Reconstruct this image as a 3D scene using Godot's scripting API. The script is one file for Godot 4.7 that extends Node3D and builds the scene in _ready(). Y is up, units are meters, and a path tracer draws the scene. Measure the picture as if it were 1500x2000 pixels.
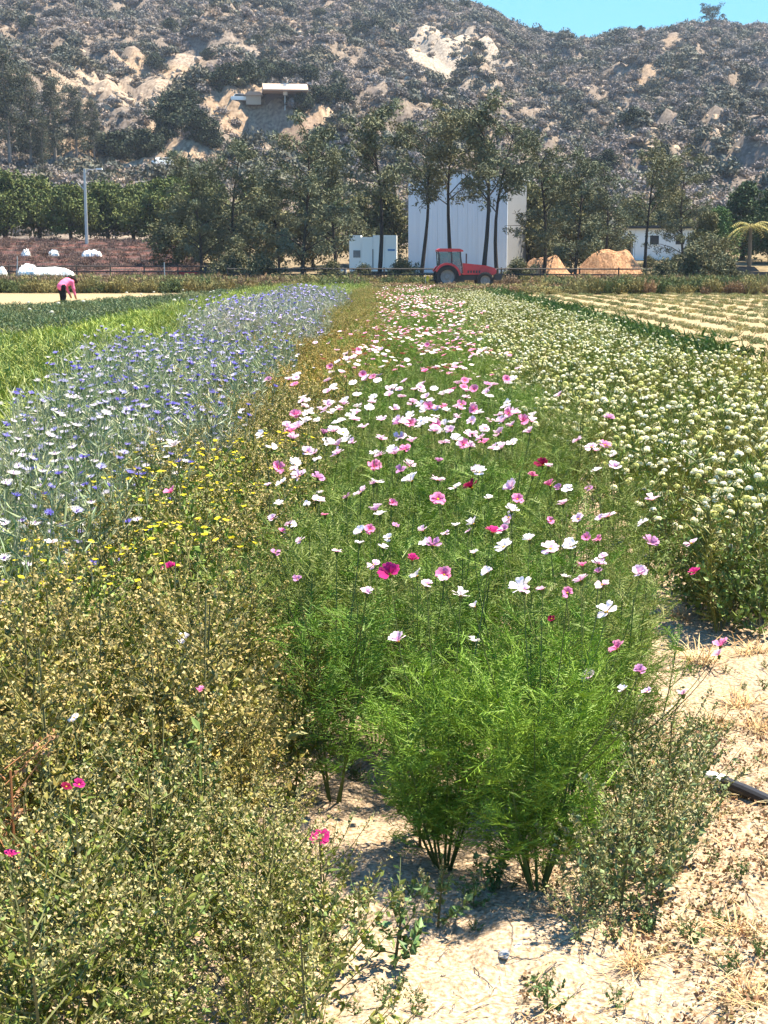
extends Node3D
# A flower farm under a dry hillside: cosmos bed in the middle, weeds and cornflowers beside it,
# a bed of cream pincushion flowers, a tractor, a barn, a tree line and the hills behind.

const F := 2904.0        # focal length, in units of the picture's 1500 x 2000 grid
const EYE := 1.6
const HORIZON := 520.0
var pitch := atan((1000.0 - HORIZON) / F)
var M := {}
var used := {}
var rng := RandomNumberGenerator.new()
var soft := FastNoiseLite.new()
var rough := FastNoiseLite.new()
var crest_x := [-1400.0, -200.0, 0.0, 300.0, 600.0, 680.0, 760.0, 830.0, 900.0, 950.0, 985.0, 1030.0, 1090.0, 1150.0, 1200.0, 1300.0, 1400.0, 1500.0, 1700.0, 3000.0]
var crest_y := [-120.0, -60.0, -40.0, -22.0, -4.0, 16.0, 28.0, 32.0, 38.0, 54.0, 80.0, 92.0, 106.0, 108.0, 94.0, 84.0, 80.0, 78.0, 74.0, 50.0]
var bare := []           # bare soil patches on the hill: [x, z, radius across, radius along, colour]


class Shape:
	# collects loose triangles with a colour each
	var v := PackedVector3Array()
	var c := PackedColorArray()
	func tri(a: Vector3, b: Vector3, d: Vector3, col: Color) -> void:
		v.append(a); v.append(b); v.append(d)
		c.append(col); c.append(col); c.append(col)
	func quad(a: Vector3, b: Vector3, d: Vector3, e: Vector3, col: Color) -> void:
		tri(a, b, d, col); tri(a, d, e, col)
	func blade(at: Vector3, tip: Vector3, wide: Vector3, col: Color) -> void:
		tri(at - wide, tip, at + wide, col)
	func leaf(at: Vector3, along: Vector3, side: Vector3, up: Vector3, col: Color) -> void:
		# a pointed leaf folded along its rib
		var mid := at + along * 0.45
		tri(at, mid - side + up, at + along, col)
		tri(at, at + along, mid + side + up, col)
	func tube(p: Vector3, q: Vector3, r: float, s: float, n: int, col: Color) -> void:
		var d := (q - p).normalized()
		var x := d.cross(Vector3.RIGHT if absf(d.x) < 0.8 else Vector3.UP).normalized()
		var y := d.cross(x)
		for i in n:
			var a := TAU * i / n
			var b := TAU * (i + 1) / n
			var e := x * cos(a) + y * sin(a)
			var f := x * cos(b) + y * sin(b)
			quad(p + e * r, q + e * s, q + f * s, p + f * r, col)
	func box(lo: Vector3, hi: Vector3, col: Color, t := Transform3D()) -> void:
		var k := []
		for i in 8:
			k.append(t * Vector3(hi.x if i & 1 else lo.x, hi.y if i & 2 else lo.y, hi.z if i & 4 else lo.z))
		for f in [[0, 2, 3, 1], [4, 5, 7, 6], [0, 4, 6, 2], [1, 3, 7, 5], [0, 1, 5, 4], [2, 6, 7, 3]]:
			quad(k[f[0]], k[f[1]], k[f[2]], k[f[3]], col)
	func add(o: Shape, t: Transform3D, tint := Color.WHITE) -> void:
		for p in o.v:
			v.append(t * p)
		for k in o.c:
			c.append(k * tint)
	func mesh(m: Material, smooth := false) -> ArrayMesh:
		var a := []
		a.resize(Mesh.ARRAY_MAX)
		a[Mesh.ARRAY_VERTEX] = v
		a[Mesh.ARRAY_COLOR] = c
		var out := ArrayMesh.new()
		if v.is_empty():
			return out
		if smooth:
			var st := SurfaceTool.new()
			st.begin(Mesh.PRIMITIVE_TRIANGLES)
			st.set_smooth_group(0)
			for i in v.size():
				st.set_color(c[i])
				st.add_vertex(v[i])
			st.index()
			st.generate_normals()
			st.commit(out)
		else:
			out.add_surface_from_arrays(Mesh.PRIMITIVE_TRIANGLES, a)
		out.surface_set_material(0, m)
		return out


# ---------------------------------------------------------------- naming
func numbered(called: String) -> String:
	if not used.has(called):
		used[called] = 0
		return called
	used[called] += 1
	return "%s_%03d" % [called, used[called]]

func tag(o: Node, label: String, category: String, group := "", kind := "") -> Node:
	o.set_meta("label", label)
	o.set_meta("category", category)
	if group: o.set_meta("group", group)
	if kind: o.set_meta("kind", kind)
	return o

func thing(called: String, label: String, category: String, at := Vector3.ZERO, turn := 0.0, group := "") -> Node3D:
	var o := Node3D.new()
	o.name = numbered(called)
	add_child(o)
	o.position = at
	o.rotation.y = turn
	tag(o, label, category, group)
	return o

func part(called: String, m: Mesh, parent: Node, t := Transform3D()) -> MeshInstance3D:
	var o := MeshInstance3D.new()
	o.name = called
	o.mesh = m
	o.transform = t
	parent.add_child(o, true)
	return o

func single(called: String, m: Mesh, label: String, category: String, at := Vector3.ZERO, turn := 0.0, group := "") -> MeshInstance3D:
	var o := MeshInstance3D.new()
	o.name = numbered(called)
	o.mesh = m
	o.position = at
	o.rotation.y = turn
	add_child(o)
	tag(o, label, category, group)
	return o

func structure(called: String, m: Mesh) -> MeshInstance3D:
	var o := MeshInstance3D.new()
	o.name = called
	o.mesh = m
	add_child(o)
	o.set_meta("kind", "structure")
	return o

func many(called: String, m: Mesh, where: Array, tints: Array, label: String, category: String) -> void:
	# one mass that nobody could count
	if where.is_empty():
		return
	var mm := MultiMesh.new()
	mm.transform_format = MultiMesh.TRANSFORM_3D
	mm.use_colors = not tints.is_empty()
	mm.mesh = m
	mm.instance_count = where.size()
	for i in where.size():
		mm.set_instance_transform(i, where[i])
		if mm.use_colors:
			mm.set_instance_color(i, tints[i])
	var o := MultiMeshInstance3D.new()
	o.name = numbered(called)
	o.multimesh = mm
	add_child(o)
	tag(o, label, category, "", "stuff")


# ---------------------------------------------------------------- places
func ray(px: float, py: float) -> Vector3:
	return Vector3((px - 750.0) / F, (1000.0 - py) / F, -1.0).rotated(Vector3.RIGHT, -pitch)

func level(px: float, py: float, h: float) -> Vector3:
	var r := ray(px, py)
	return Vector3(0, EYE, 0) + r * ((h - EYE) / r.y)

func far(px: float, py: float, d: float) -> Vector3:
	var r := ray(px, py)
	return Vector3(0, EYE, 0) + r * (-d / r.z)

func hill_at(px: float, py: float) -> Vector3:
	var d := 190.0
	while d < 900.0:
		var p := far(px, py, d)
		if ground_y(p.x, p.z) >= p.y:
			return p
		d += 3.0
	return far(px, py, 740.0)

func table(xs: Array, ys: Array, x: float) -> float:
	if x <= xs[0]:
		return ys[0]
	for i in range(1, xs.size()):
		if x < xs[i]:
			var t: float = (x - xs[i - 1]) / (xs[i] - xs[i - 1])
			return lerpf(ys[i - 1], ys[i], t * t * (3.0 - 2.0 * t))
	return ys[-1]

func lane(d: float) -> float:
	return 0.014 * d          # the beds run a touch to the right of straight ahead

func ground_y(x: float, z: float) -> float:
	var d := -z
	if d < 105.0:
		var near := clampf(1.0 - d / 40.0, 0.0, 1.0)
		return (rough.get_noise_2d(x * 75.0, z * 75.0) * 0.034 + soft.get_noise_2d(x * 110.0, z * 110.0) * 0.036) * near + soft.get_noise_2d(x * 7.0, z * 7.0) * 0.04
	var px := 750.0 + F * x / d
	var slope := (HORIZON - table(crest_x, crest_y, px)) / F
	var g := table([120.0, 190.0, 240.0, 380.0, 520.0, 740.0, 760.0], [0.0, 0.08, 0.30, 0.58, 0.80, 1.0, 1.0], d)
	var h := 0.0
	if d < 190.0:
		h = (EYE + slope * 0.08 * 190.0) * smoothstep(112.0, 190.0, d)
	elif d < 745.0:
		h = EYE + slope * g * d
	else:
		h = EYE + slope * 745.0 - (d - 745.0) * 0.16
	var wild := smoothstep(200.0, 330.0, d) * (1.0 - 0.75 * smoothstep(620.0, 745.0, d))
	h += wild * (soft.get_noise_2d(x * 0.9, z * 0.9) * 13.0 + rough.get_noise_2d(x * 2.4, z * 2.4) * 5.5)
	return h + soft.get_noise_2d(x * 7.0, z * 7.0) * 0.04


# ---------------------------------------------------------------- materials
func noise_texture(freq: float, ramp: Array, seed_: int, size := 512, octaves := 5, normal := false) -> NoiseTexture2D:
	var n := FastNoiseLite.new()
	n.seed = seed_
	n.frequency = freq
	n.fractal_octaves = octaves
	var t := NoiseTexture2D.new()
	t.width = size
	t.height = size
	t.seamless = true
	t.noise = n
	if normal:
		t.as_normal_map = true
		t.bump_strength = 6.0
	if ramp:
		var g := Gradient.new()
		g.offsets = PackedFloat32Array(ramp[0])
		g.colors = PackedColorArray(ramp[1])
		t.color_ramp = g
	return t

func plain(called: String, col: Color, r := 0.7, metal := 0.0, spec := 0.4) -> StandardMaterial3D:
	var m := StandardMaterial3D.new()
	m.resource_name = called
	m.albedo_color = col.linear_to_srgb()
	m.roughness = r
	m.metallic = metal
	m.metallic_specular = spec
	M[called] = m
	return m

func leafy(called: String, through: Color, r := 0.55, spec := 0.35) -> StandardMaterial3D:
	var m := plain(called, Color.WHITE, r, 0.0, spec)
	m.vertex_color_use_as_albedo = true
	if through.r + through.g + through.b > 0.0:
		m.backlight_enabled = true
		m.backlight = through
	return m

func make_materials() -> void:
	leafy("leaf", Color(0.42, 0.5, 0.2)).albedo_color = Color(0.86, 0.86, 0.86).linear_to_srgb()
	leafy("petal", Color(0.85, 0.85, 0.85), 0.7, 0.2)
	leafy("dry", Color(0.35, 0.33, 0.28), 0.8, 0.25).albedo_color = Color(0.86, 0.86, 0.86).linear_to_srgb()
	leafy("bark", Color(0, 0, 0), 0.9, 0.2)
	leafy("crown", Color(0.25, 0.28, 0.14), 0.65, 0.25).albedo_color = Color(0.88, 0.88, 0.88).linear_to_srgb()
	leafy("painted", Color(0, 0, 0), 0.35, 0.45)
	leafy("cloth", Color(0, 0, 0), 0.9, 0.2)
	var rock := leafy("rock", Color(0, 0, 0), 0.95, 0.2)
	rock.albedo_texture = noise_texture(0.02, [[0.25, 0.75], [Color(0.62, 0.6, 0.58), Color(1, 1, 1)]], 5)
	rock.uv1_triplanar = true
	rock.uv1_scale = Vector3.ONE * 0.4
	var tan_rock: StandardMaterial3D = rock.duplicate()
	tan_rock.albedo_color = Color(0.46, 0.37, 0.29).linear_to_srgb()
	M.rock_tan = tan_rock
	var soil := leafy("soil", Color(0, 0, 0), 0.95, 0.2)
	soil.albedo_texture = noise_texture(0.03, [[0.2, 0.45, 0.6, 0.8], [Color(0.72, 0.68, 0.62), Color(0.88, 0.86, 0.84), Color(0.97, 0.96, 0.95), Color(1, 1, 1)]], 11, 1024, 6)
	soil.uv1_triplanar = true
	soil.uv1_world_triplanar = true
	soil.uv1_scale = Vector3.ONE * 1.7
	soil.heightmap_enabled = true
	soil.heightmap_texture = noise_texture(0.018, [], 12, 1024, 6)
	soil.heightmap_scale = 1.0
	var slope := leafy("slope", Color(0, 0, 0), 0.95, 0.2)
	slope.albedo_texture = noise_texture(0.03, [[0.2, 0.5, 0.8], [Color(0.6, 0.58, 0.56), Color(0.85, 0.84, 0.83), Color(1, 1, 1)]], 13, 1024, 6)
	slope.uv1_triplanar = true
	slope.uv1_world_triplanar = true
	slope.uv1_scale = Vector3.ONE * 0.03
	var grime := noise_texture(0.012, [[0.25, 0.55, 0.8], [Color(0.93, 0.92, 0.9), Color(0.98, 0.975, 0.97), Color(1, 1, 1)]], 31, 512, 5)
	plain("rubber", Color(0.025, 0.025, 0.027), 0.8)
	plain("black_pipe", Color(0.03, 0.03, 0.035), 0.45)
	plain("dark_rail", Color(0.035, 0.03, 0.03), 0.7)
	plain("galvanised", Color(0.42, 0.43, 0.44), 0.5, 0.6)
	plain("white_sheet", Color(0.8, 0.8, 0.78), 0.6)
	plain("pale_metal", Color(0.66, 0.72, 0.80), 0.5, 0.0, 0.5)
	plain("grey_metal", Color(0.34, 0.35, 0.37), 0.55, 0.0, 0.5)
	plain("tractor_red", Color(0.62, 0.035, 0.045), 0.3, 0.0, 0.5)
	plain("charcoal", Color(0.04, 0.04, 0.042), 0.55)
	plain("rim_grey", Color(0.2, 0.21, 0.22), 0.5)
	plain("roof_tan", Color(0.42, 0.3, 0.23), 0.85)
	plain("wall_tan", Color(0.4, 0.33, 0.26), 0.85)
	plain("porch_brown", Color(0.07, 0.05, 0.05), 0.8)
	plain("blue_plastic", Color(0.05, 0.2, 0.42), 0.4)
	plain("yellow_paint", Color(0.7, 0.46, 0.03), 0.45)
	for k in ["tractor_red", "rim_grey", "rubber"]:
		M[k].albedo_texture = grime
		M[k].uv1_triplanar = true
		M[k].uv1_scale = Vector3.ONE * 0.35
	var g := plain("glass", Color(0.16, 0.24, 0.22, 0.35), 0.05, 0.0, 0.5)
	g.albedo_color.a = 0.62
	g.transparency = BaseMaterial3D.TRANSPARENCY_ALPHA
	plain("clear_wrap", Color(0.27, 0.28, 0.30), 0.6, 0.0, 0.3)


# ---------------------------------------------------------------- small makers
func pick(a: Array):
	return a[rng.randi() % a.size()]

func vary(c: Color, by: float) -> Color:
	var k := 1.0 + rng.randf_range(-by, by)
	var h := rng.randf_range(-by, by) * 0.35
	return Color(c.r * k * (1.0 + h), c.g * k, c.b * k * (1.0 - h))

func out_dir(tilt_low: float, tilt_high: float) -> Vector3:
	var a := rng.randf() * TAU
	var t := rng.randf_range(tilt_low, tilt_high)
	return Vector3(cos(a) * cos(t), sin(t), sin(a) * cos(t))

func rand_unit() -> Vector3:
	var z := rng.randf_range(-1, 1)
	var a := rng.randf() * TAU
	var r := sqrt(1.0 - z * z)
	return Vector3(r * cos(a), z, r * sin(a))

func put(x: float, z: float, s: float, tall := 1.0, lean := 0.08) -> Transform3D:
	var b := Basis(Vector3(rng.randf_range(-1, 1), 0, rng.randf_range(-1, 1)).normalized(), rng.randf() * lean) * Basis(Vector3.UP, rng.randf() * TAU)
	return Transform3D(b.scaled_local(Vector3(s, s * tall, s)), Vector3(x, ground_y(x, z) - 0.01, z))

func stem_path(sh: Shape, p: Vector3, q: Vector3, bow: Vector3, r0: float, r1: float, steps: int, col: Color, sides := 3) -> Array:
	var pts := [p]
	for i in range(1, steps + 1):
		var t := float(i) / steps
		pts.append(p.lerp(q, t) + bow * (4.0 * t * (1.0 - t)))
	for i in steps:
		sh.tube(pts[i], pts[i + 1], lerpf(r0, r1, float(i) / steps), lerpf(r0, r1, float(i + 1) / steps), sides, col)
	return pts

func feather(sh: Shape, at: Vector3, along: Vector3, col: Color, wide := 0.0016) -> void:
	# one finely cut cosmos or dill leaf: a rib and forking threads
	var n := along.normalized()
	var side := n.cross(Vector3.UP + rand_unit() * 0.5).normalized()
	var up := side.cross(n)
	var length := along.length()
	sh.blade(at, at + along, side * wide, col)
	for i in 5:
		var t := 0.22 + 0.17 * i
		var b := at + along * t
		for s in [-1.0, 1.0]:
			var l: float = length * (0.5 - 0.3 * absf(t - 0.4)) * rng.randf_range(0.7, 1.15)
			var d: Vector3 = (n * 0.75 + side * s * 0.8 + up * rng.randf_range(-0.25, 0.45)).normalized()
			var k := vary(col, 0.16)
			sh.blade(b, b + d * l, up * wide * 0.5 + n * wide * 0.8, k)
			for f in 2:
				var m := b + d * l * (0.35 + 0.3 * f)
				sh.blade(m, m + (d + n * 0.7 * (1 - 2 * f) + side * s * 0.3 + up * rng.randf_range(-0.5, 0.5)).normalized() * l * 0.5, up * wide * 0.7 + side * wide * 0.5, k)


# ---------------------------------------------------------------- plant shapes
func cosmos_shape(h: float, r: float, stems: int, nodes: int, tone: Color) -> Array:
	var stem := Shape.new()
	var leaf := Shape.new()
	for s in stems:
		var a := TAU * (s + rng.randf() * 0.7) / stems
		var reach := r * rng.randf_range(0.25, 0.85)
		var top := Vector3(cos(a) * reach, h * rng.randf_range(0.72, 1.0), sin(a) * reach)
		var foot := Vector3(cos(a), 0, sin(a)) * 0.015
		var pts := stem_path(stem, foot, top, Vector3(cos(a), 0, sin(a)) * reach * 0.15, 0.005, 0.0015, 7, vary(Color(0.1, 0.15, 0.045), 0.2))
		for i in nodes:
			var t := 0.16 + 0.84 * (i + rng.randf() * 0.5) / nodes
			var k := clampf(t * 7.0, 0, 6.99)
			var p: Vector3 = pts[int(k)].lerp(pts[int(k) + 1], k - int(k))
			var turn := rng.randf() * TAU
			for o in 2:
				var d := Vector3(cos(turn + PI * o), rng.randf_range(0.25, 0.9), sin(turn + PI * o)).normalized()
				var l := r * rng.randf_range(0.3, 0.62) * (1.1 - 0.45 * t)
				var tw := p + d * l
				stem.tube(p, tw, 0.0016, 0.0008, 3, tone * 0.9)
				for j in 4:
					var q := p.lerp(tw, 0.3 + 0.23 * j)
					feather(leaf, q, (d + rand_unit() * 0.85 + Vector3.UP * 0.35).normalized() * rng.randf_range(0.05, 0.1), vary(tone, 0.22))
	return [stem, leaf]

func weed_shape(h: float, r: float, branches: int, leaf_col: Color, seed_col: Color, seedy: float, leaf_len: float) -> Array:
	var stem := Shape.new()
	var leaf := Shape.new()
	stem_path(stem, Vector3.ZERO, Vector3(rng.randf_range(-0.1, 0.1) * r, h, rng.randf_range(-0.1, 0.1) * r), Vector3.ZERO, 0.005, 0.002, 4, vary(Color(0.16, 0.15, 0.07), 0.3))
	for b in branches:
		var t := (b + rng.randf()) / branches
		var a := rng.randf() * TAU
		var foot := Vector3(0, h * (0.06 + 0.8 * t), 0)
		var l := r * (1.05 - 0.5 * t) * rng.randf_range(0.6, 1.1)
		var tip := foot + Vector3(cos(a) * l, l * rng.randf_range(0.35, 1.0) + 0.04, sin(a) * l)
		var pts := stem_path(stem, foot, tip, Vector3(0, -0.02, 0), 0.0022, 0.001, 3, vary(Color(0.17, 0.17, 0.07), 0.3))
		var axis := (tip - foot)
		var leaves := int(18 * (1.3 - 0.45 * t))
		for i in leaves:
			var q := rng.randf_range(0.1, 1.0)
			var p := foot + axis * q + Vector3(0, -0.02 * 4.0 * q * (1.0 - q), 0)
			var d := (rand_unit() + axis.normalized() * 0.5 + Vector3.UP * 0.2).normalized()
			var ll := leaf_len * rng.randf_range(0.45, 1.1) * (1.1 - 0.55 * t)
			var side := d.cross(rand_unit()).normalized()
			leaf.leaf(p, d * ll, side * ll * rng.randf_range(0.2, 0.34), side.cross(d) * ll * 0.1, vary(leaf_col, 0.42))
		if rng.randf() < seedy:
			var heads := int(46 * rng.randf_range(0.6, 1.2))
			for i in heads:
				var q := rng.randf_range(0.45, 1.12)
				var p := foot + axis * q + rand_unit() * (0.006 + 0.02 * (1.15 - q))
				var s := rng.randf_range(0.003, 0.0065)
				var e := rand_unit()
				var f := e.cross(rand_unit()).normalized()
				leaf.tri(p - e * s, p + f * s * 1.3, p + e * s, vary(seed_col, 0.32))
	return [stem, leaf]

func ray_flower(petals: int, r: float, cup: float, wide: float, col: Color, edge: Color) -> Shape:
	# a flower head seen as one shape, petals round a small centre
	var sh := Shape.new()
	for i in petals:
		sh.add(petal_shape(r, cup + rng.randf_range(-0.15, 0.15), wide, col, edge), Transform3D(Basis(Vector3.UP, TAU * (i + rng.randf_range(-0.15, 0.15)) / petals), Vector3.ZERO))
	sh.add(disc_shape(r * 0.2), Transform3D(Basis(), Vector3(0, r * 0.04, 0)))
	return sh

func petal_shape(r: float, cup: float, wide: float, col: Color, edge: Color) -> Shape:
	# a broad petal along +x with a toothed tip, raised by cup
	var sh := Shape.new()
	var rows := [[0.1, 0.05], [0.4, 0.24], [0.72, 0.4], [0.95, 0.34]]
	var pts := []
	for k in rows:
		var y: float = r * cup * k[0] * (1.3 - 0.55 * k[0])
		var w: float = r * wide * k[1] * 2.0
		pts.append([Vector3(k[0] * r, y + w * 0.12, -w), Vector3(k[0] * r, y, 0), Vector3(k[0] * r, y + w * 0.12, w)])
	for i in 3:
		var c := col.lerp(edge, i / 2.0)
		for j in 2:
			sh.quad(pts[i][j], pts[i + 1][j], pts[i + 1][j + 1], pts[i][j + 1], c)
	for j in 2:
		sh.tri(pts[3][j], (pts[3][j] + pts[3][j + 1]) * 0.5 + Vector3(r * 0.08, 0, 0), pts[3][j + 1], edge)
	return sh

func disc_shape(r: float) -> Shape:
	var sh := Shape.new()
	for i in 9:
		var a := TAU * i / 9
		var b := TAU * (i + 1) / 9
		var e := Vector3(cos(a), 0, sin(a))
		var f := Vector3(cos(b), 0, sin(b))
		var col := vary(Color(0.5, 0.3, 0.02), 0.25)
		sh.quad(e * r, e * r * 0.8 + Vector3(0, r * 0.6, 0), f * r * 0.8 + Vector3(0, r * 0.6, 0), f * r, col)
		sh.tri(e * r * 0.8 + Vector3(0, r * 0.6, 0), Vector3(0, r * 0.8, 0), f * r * 0.8 + Vector3(0, r * 0.6, 0), vary(Color(0.55, 0.36, 0.03), 0.25))
	return sh

func pompom(r: float, col: Color, n := 46) -> Shape:
	# a cream pincushion head: florets all over a low dome
	var sh := Shape.new()
	for i in n:
		var d := rand_unit()
		d.y = absf(d.y) * 0.9 - 0.12
		d = d.normalized()
		var p := Vector3(d.x * r, d.y * r * 0.75, d.z * r)
		var s := d.cross(rand_unit()).normalized() * r * 0.3
		var w := d.cross(s)
		var k := vary(col, 0.12)
		sh.quad(p - s, p + w, p + s, p - w, k)
	for i in 6:
		var a := TAU * i / 6
		sh.tri(Vector3(0, -r * 0.3, 0), Vector3(cos(a), 0.0, sin(a)) * r * 0.85, Vector3(cos(a + 1.1), 0.0, sin(a + 1.1)) * r * 0.85, Color(0.12, 0.16, 0.05))
	return sh

func cornflower(r: float, col: Color) -> Shape:
	var sh := Shape.new()
	for i in 11:
		var a := TAU * (i + rng.randf() * 0.5) / 11
		var d := Vector3(cos(a), rng.randf_range(0.25, 0.8), sin(a)).normalized()
		var side := d.cross(Vector3.UP).normalized()
		var k := vary(col, 0.2)
		var mid := d * r * 0.6
		sh.tri(Vector3.ZERO, mid + side * r * 0.2, mid - side * r * 0.2, k)
		for f in 3:
			var e := d * r + side * r * (f - 1) * 0.35 + Vector3(0, rng.randf_range(-0.1, 0.1) * r, 0)
			sh.tri(mid - side * r * (0.2 - 0.13 * f), e, mid + side * r * (-0.07 + 0.13 * f), k)
	for i in 8:
		sh.blade(rand_unit() * r * 0.15, Vector3(rng.randf_range(-0.3, 0.3), 0.6, rng.randf_range(-0.3, 0.3)) * r, Vector3(r * 0.06, 0, 0), vary(Color(0.18, 0.08, 0.3), 0.2))
	sh.tube(Vector3(0, -r * 0.55, 0), Vector3(0, 0.0, 0), r * 0.22, r * 0.28, 5, Color(0.14, 0.17, 0.08))
	return sh

func slim_shape(h: float, r: float, stems: int, tone: Color, leaf_len: float, leaf_wide: float) -> Array:
	# slim forking stems with narrow leaves; also returns the tips
	var stem := Shape.new()
	var leaf := Shape.new()
	var tips := []
	for s in stems:
		var a := rng.randf() * TAU
		var reach := r * sqrt(rng.randf())
		var top := Vector3(cos(a) * reach, h * rng.randf_range(0.7, 1.0), sin(a) * reach)
		var foot := top * 0.12
		foot.y = 0.0
		var col := vary(tone, 0.2)
		var pts := stem_path(stem, foot, top, Vector3(cos(a), 0, sin(a)) * reach * 0.1, 0.0024, 0.0013, 4, col)
		tips.append(top)
		var forks := 2 + rng.randi() % 2
		for k in forks:
			var from: Vector3 = pts[2].lerp(pts[4], rng.randf() * 0.7)
			var tip := from + Vector3(rng.randf_range(-1, 1), rng.randf_range(1.0, 1.8), rng.randf_range(-1, 1)) * 0.075
			stem.tube(from, tip, 0.0014, 0.001, 3, col)
			tips.append(tip)
		for i in 26:
			var t := rng.randf_range(0.05, 0.95) * 4.0
			var p: Vector3 = pts[int(t)].lerp(pts[int(t) + 1], t - int(t))
			var d := (out_dir(0.1, 1.2) + rand_unit() * 0.3).normalized()
			var ll := leaf_len * rng.randf_range(0.5, 1.1)
			var side := d.cross(rand_unit()).normalized()
			leaf.leaf(p, d * ll, side * ll * leaf_wide, side.cross(d) * ll * 0.06, vary(tone, 0.28))
	return [stem, leaf, tips]

func tuft_shape(h: float, r: float, n: int, tone: Color, wide: float) -> Shape:
	# a tuft of upright feathery shoots
	var sh := Shape.new()
	for i in n:
		var a := rng.randf() * TAU
		var p := Vector3(cos(a), 0, sin(a)) * r * 0.5 * sqrt(rng.randf())
		var top := p + Vector3(rng.randf_range(-1, 1) * r * 0.6, h * rng.randf_range(0.6, 1.0), rng.randf_range(-1, 1) * r * 0.6)
		var k := vary(tone, 0.25)
		sh.blade(p, top, Vector3(cos(a), 0, sin(a)) * wide, k)
		for j in 7:
			var q := p.lerp(top, 0.3 + 0.1 * j)
			var e := (out_dir(0.2, 1.3)) * h * rng.randf_range(0.12, 0.24)
			sh.blade(q, q + e, e.cross(rand_unit()).normalized() * wide * 1.1, vary(k, 0.15))
	return sh

func brush_shape(n: int, s: float, up: float) -> Shape:
	# one shrub as loose leafy scraps over a lumpy dome of radius 1
	var sh := Shape.new()
	for i in n:
		var d := rand_unit()
		d.y = absf(d.y)
		var lump := 0.72 + 0.28 * sin(d.x * 5.0 + d.z * 4.0 + i % 3) + rng.randf_range(-0.15, 0.1)
		var p := Vector3(d.x * lump, d.y * lump * up, d.z * lump) * (1.0 if i % 4 else rng.randf_range(0.45, 0.8))
		var e := rand_unit() * s * rng.randf_range(0.6, 1.3)
		var f := (d + rand_unit() * 0.7).cross(e).normalized() * s * rng.randf_range(0.5, 1.1)
		sh.tri(p - e, p + f, p + e, vary(Color.WHITE, 0.3))
	return sh

func rock_shape(seed_: int) -> Shape:
	var sh := Shape.new()
	var n := FastNoiseLite.new()
	n.seed = seed_
	n.frequency = 0.9
	n.noise_type = FastNoiseLite.TYPE_CELLULAR
	var rows := 7
	var cols := 11
	var p := []
	for i in rows + 1:
		var row := []
		for j in cols + 1:
			var a := TAU * (j % cols) / cols
			var t := PI * i / rows
			var d := Vector3(sin(t) * cos(a), cos(t), sin(t) * sin(a))
			row.append(d * (0.85 + 0.5 * n.get_noise_3dv(d * 1.3)) * Vector3(1, 0.8, 1))
		p.append(row)
	for i in rows:
		for j in cols:
			sh.quad(p[i][j], p[i][j + 1], p[i + 1][j + 1], p[i + 1][j], Color.WHITE)
	return sh


# ---------------------------------------------------------------- trees
func tree_shape(o: Dictionary) -> Array:
	# trunk with limbs, and a crown of leaf scraps hung on the limb ends in clumps
	var wood := Shape.new()
	var crown := Shape.new()
	var h: float = o.h
	var bark: Color = o.bark
	var base := Vector3.ZERO
	var pts := [base]
	var steps := 7
	for i in range(1, steps + 1):
		var t := float(i) / steps
		pts.append(Vector3(sin(t * 2.0 + o.twist) * o.lean * t * h, t * h * o.trunk, cos(t * 2.3 + o.twist) * o.lean * t * h))
	for i in steps:
		wood.tube(pts[i], pts[i + 1], o.r * (1.0 - 0.8 * i / steps), o.r * (1.0 - 0.8 * (i + 1) / steps), 7, vary(bark, 0.12))
	for b in o.limbs:
		var t: float = lerpf(o.low, 1.0, (b + rng.randf()) / o.limbs)
		var k: float = clampf(t * steps, 0, steps - 0.01)
		var p: Vector3 = pts[int(k)].lerp(pts[int(k) + 1], k - int(k))
		var a := rng.randf() * TAU
		var along: float = (t - o.low) / (1.0 - o.low)
		var reach: float = o.spread * (1.0 - o.taper * along) * rng.randf_range(0.55, 1.1) * (0.35 + 0.65 * sin(PI * minf(1.0, 0.25 + along)) if o.round else 1.0)
		var q := p + Vector3(cos(a) * reach, reach * o.rise * rng.randf_range(0.5, 1.3), sin(a) * reach)
		stem_path(wood, p, q, Vector3(0, reach * 0.12, 0), o.r * 0.32, o.r * 0.07, 3, vary(bark, 0.15), 4)
		for c in o.clumps:
			var at: Vector3 = p.lerp(q, rng.randf_range(0.3, 1.08)) + rand_unit() * o.clump * 0.7
			var tone := vary(o.col, 0.26)
			var size: float = o.clump * rng.randf_range(0.6, 1.25)
			for l in o.leaves:
				var d := rand_unit()
				var s: Vector3 = at + Vector3(d.x, d.y * o.flat, d.z) * size * pow(rng.randf(), 0.4)
				var e: Vector3 = (rand_unit() + Vector3.DOWN * o.droop).normalized() * o.leaf * rng.randf_range(0.6, 1.3)
				var f: Vector3 = e.cross(rand_unit()).normalized() * o.leaf * o.narrow
				crown.tri(s - f, s + e, s + f, vary(tone, 0.2))
	return [wood, crown]

func oak_place(x: float, y: float) -> String:
	var place := "on the skyline"
	if y > 90.0:
		place = "high on the slope"
	if y > 125.0 and x > 420.0 and x < 700.0:
		place = "behind the hillside house" if y < 190.0 else "before the hillside house, by the pole"
	elif y > 200.0 and x < 420.0:
		place = "beside the bare tan slope, upper group" if y < 280.0 else "on the bare tan slope, lower group"
	elif y > 165.0:
		place = "low on the slope above the barn" if x < 1100.0 else "low on the rocky slope"
	return place + (", %s one" % oak_count(place))

var oaks := {}
func oak_count(place: String) -> String:
	oaks[place] = oaks.get(place, -1) + 1
	return ordinal(oaks[place])

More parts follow.
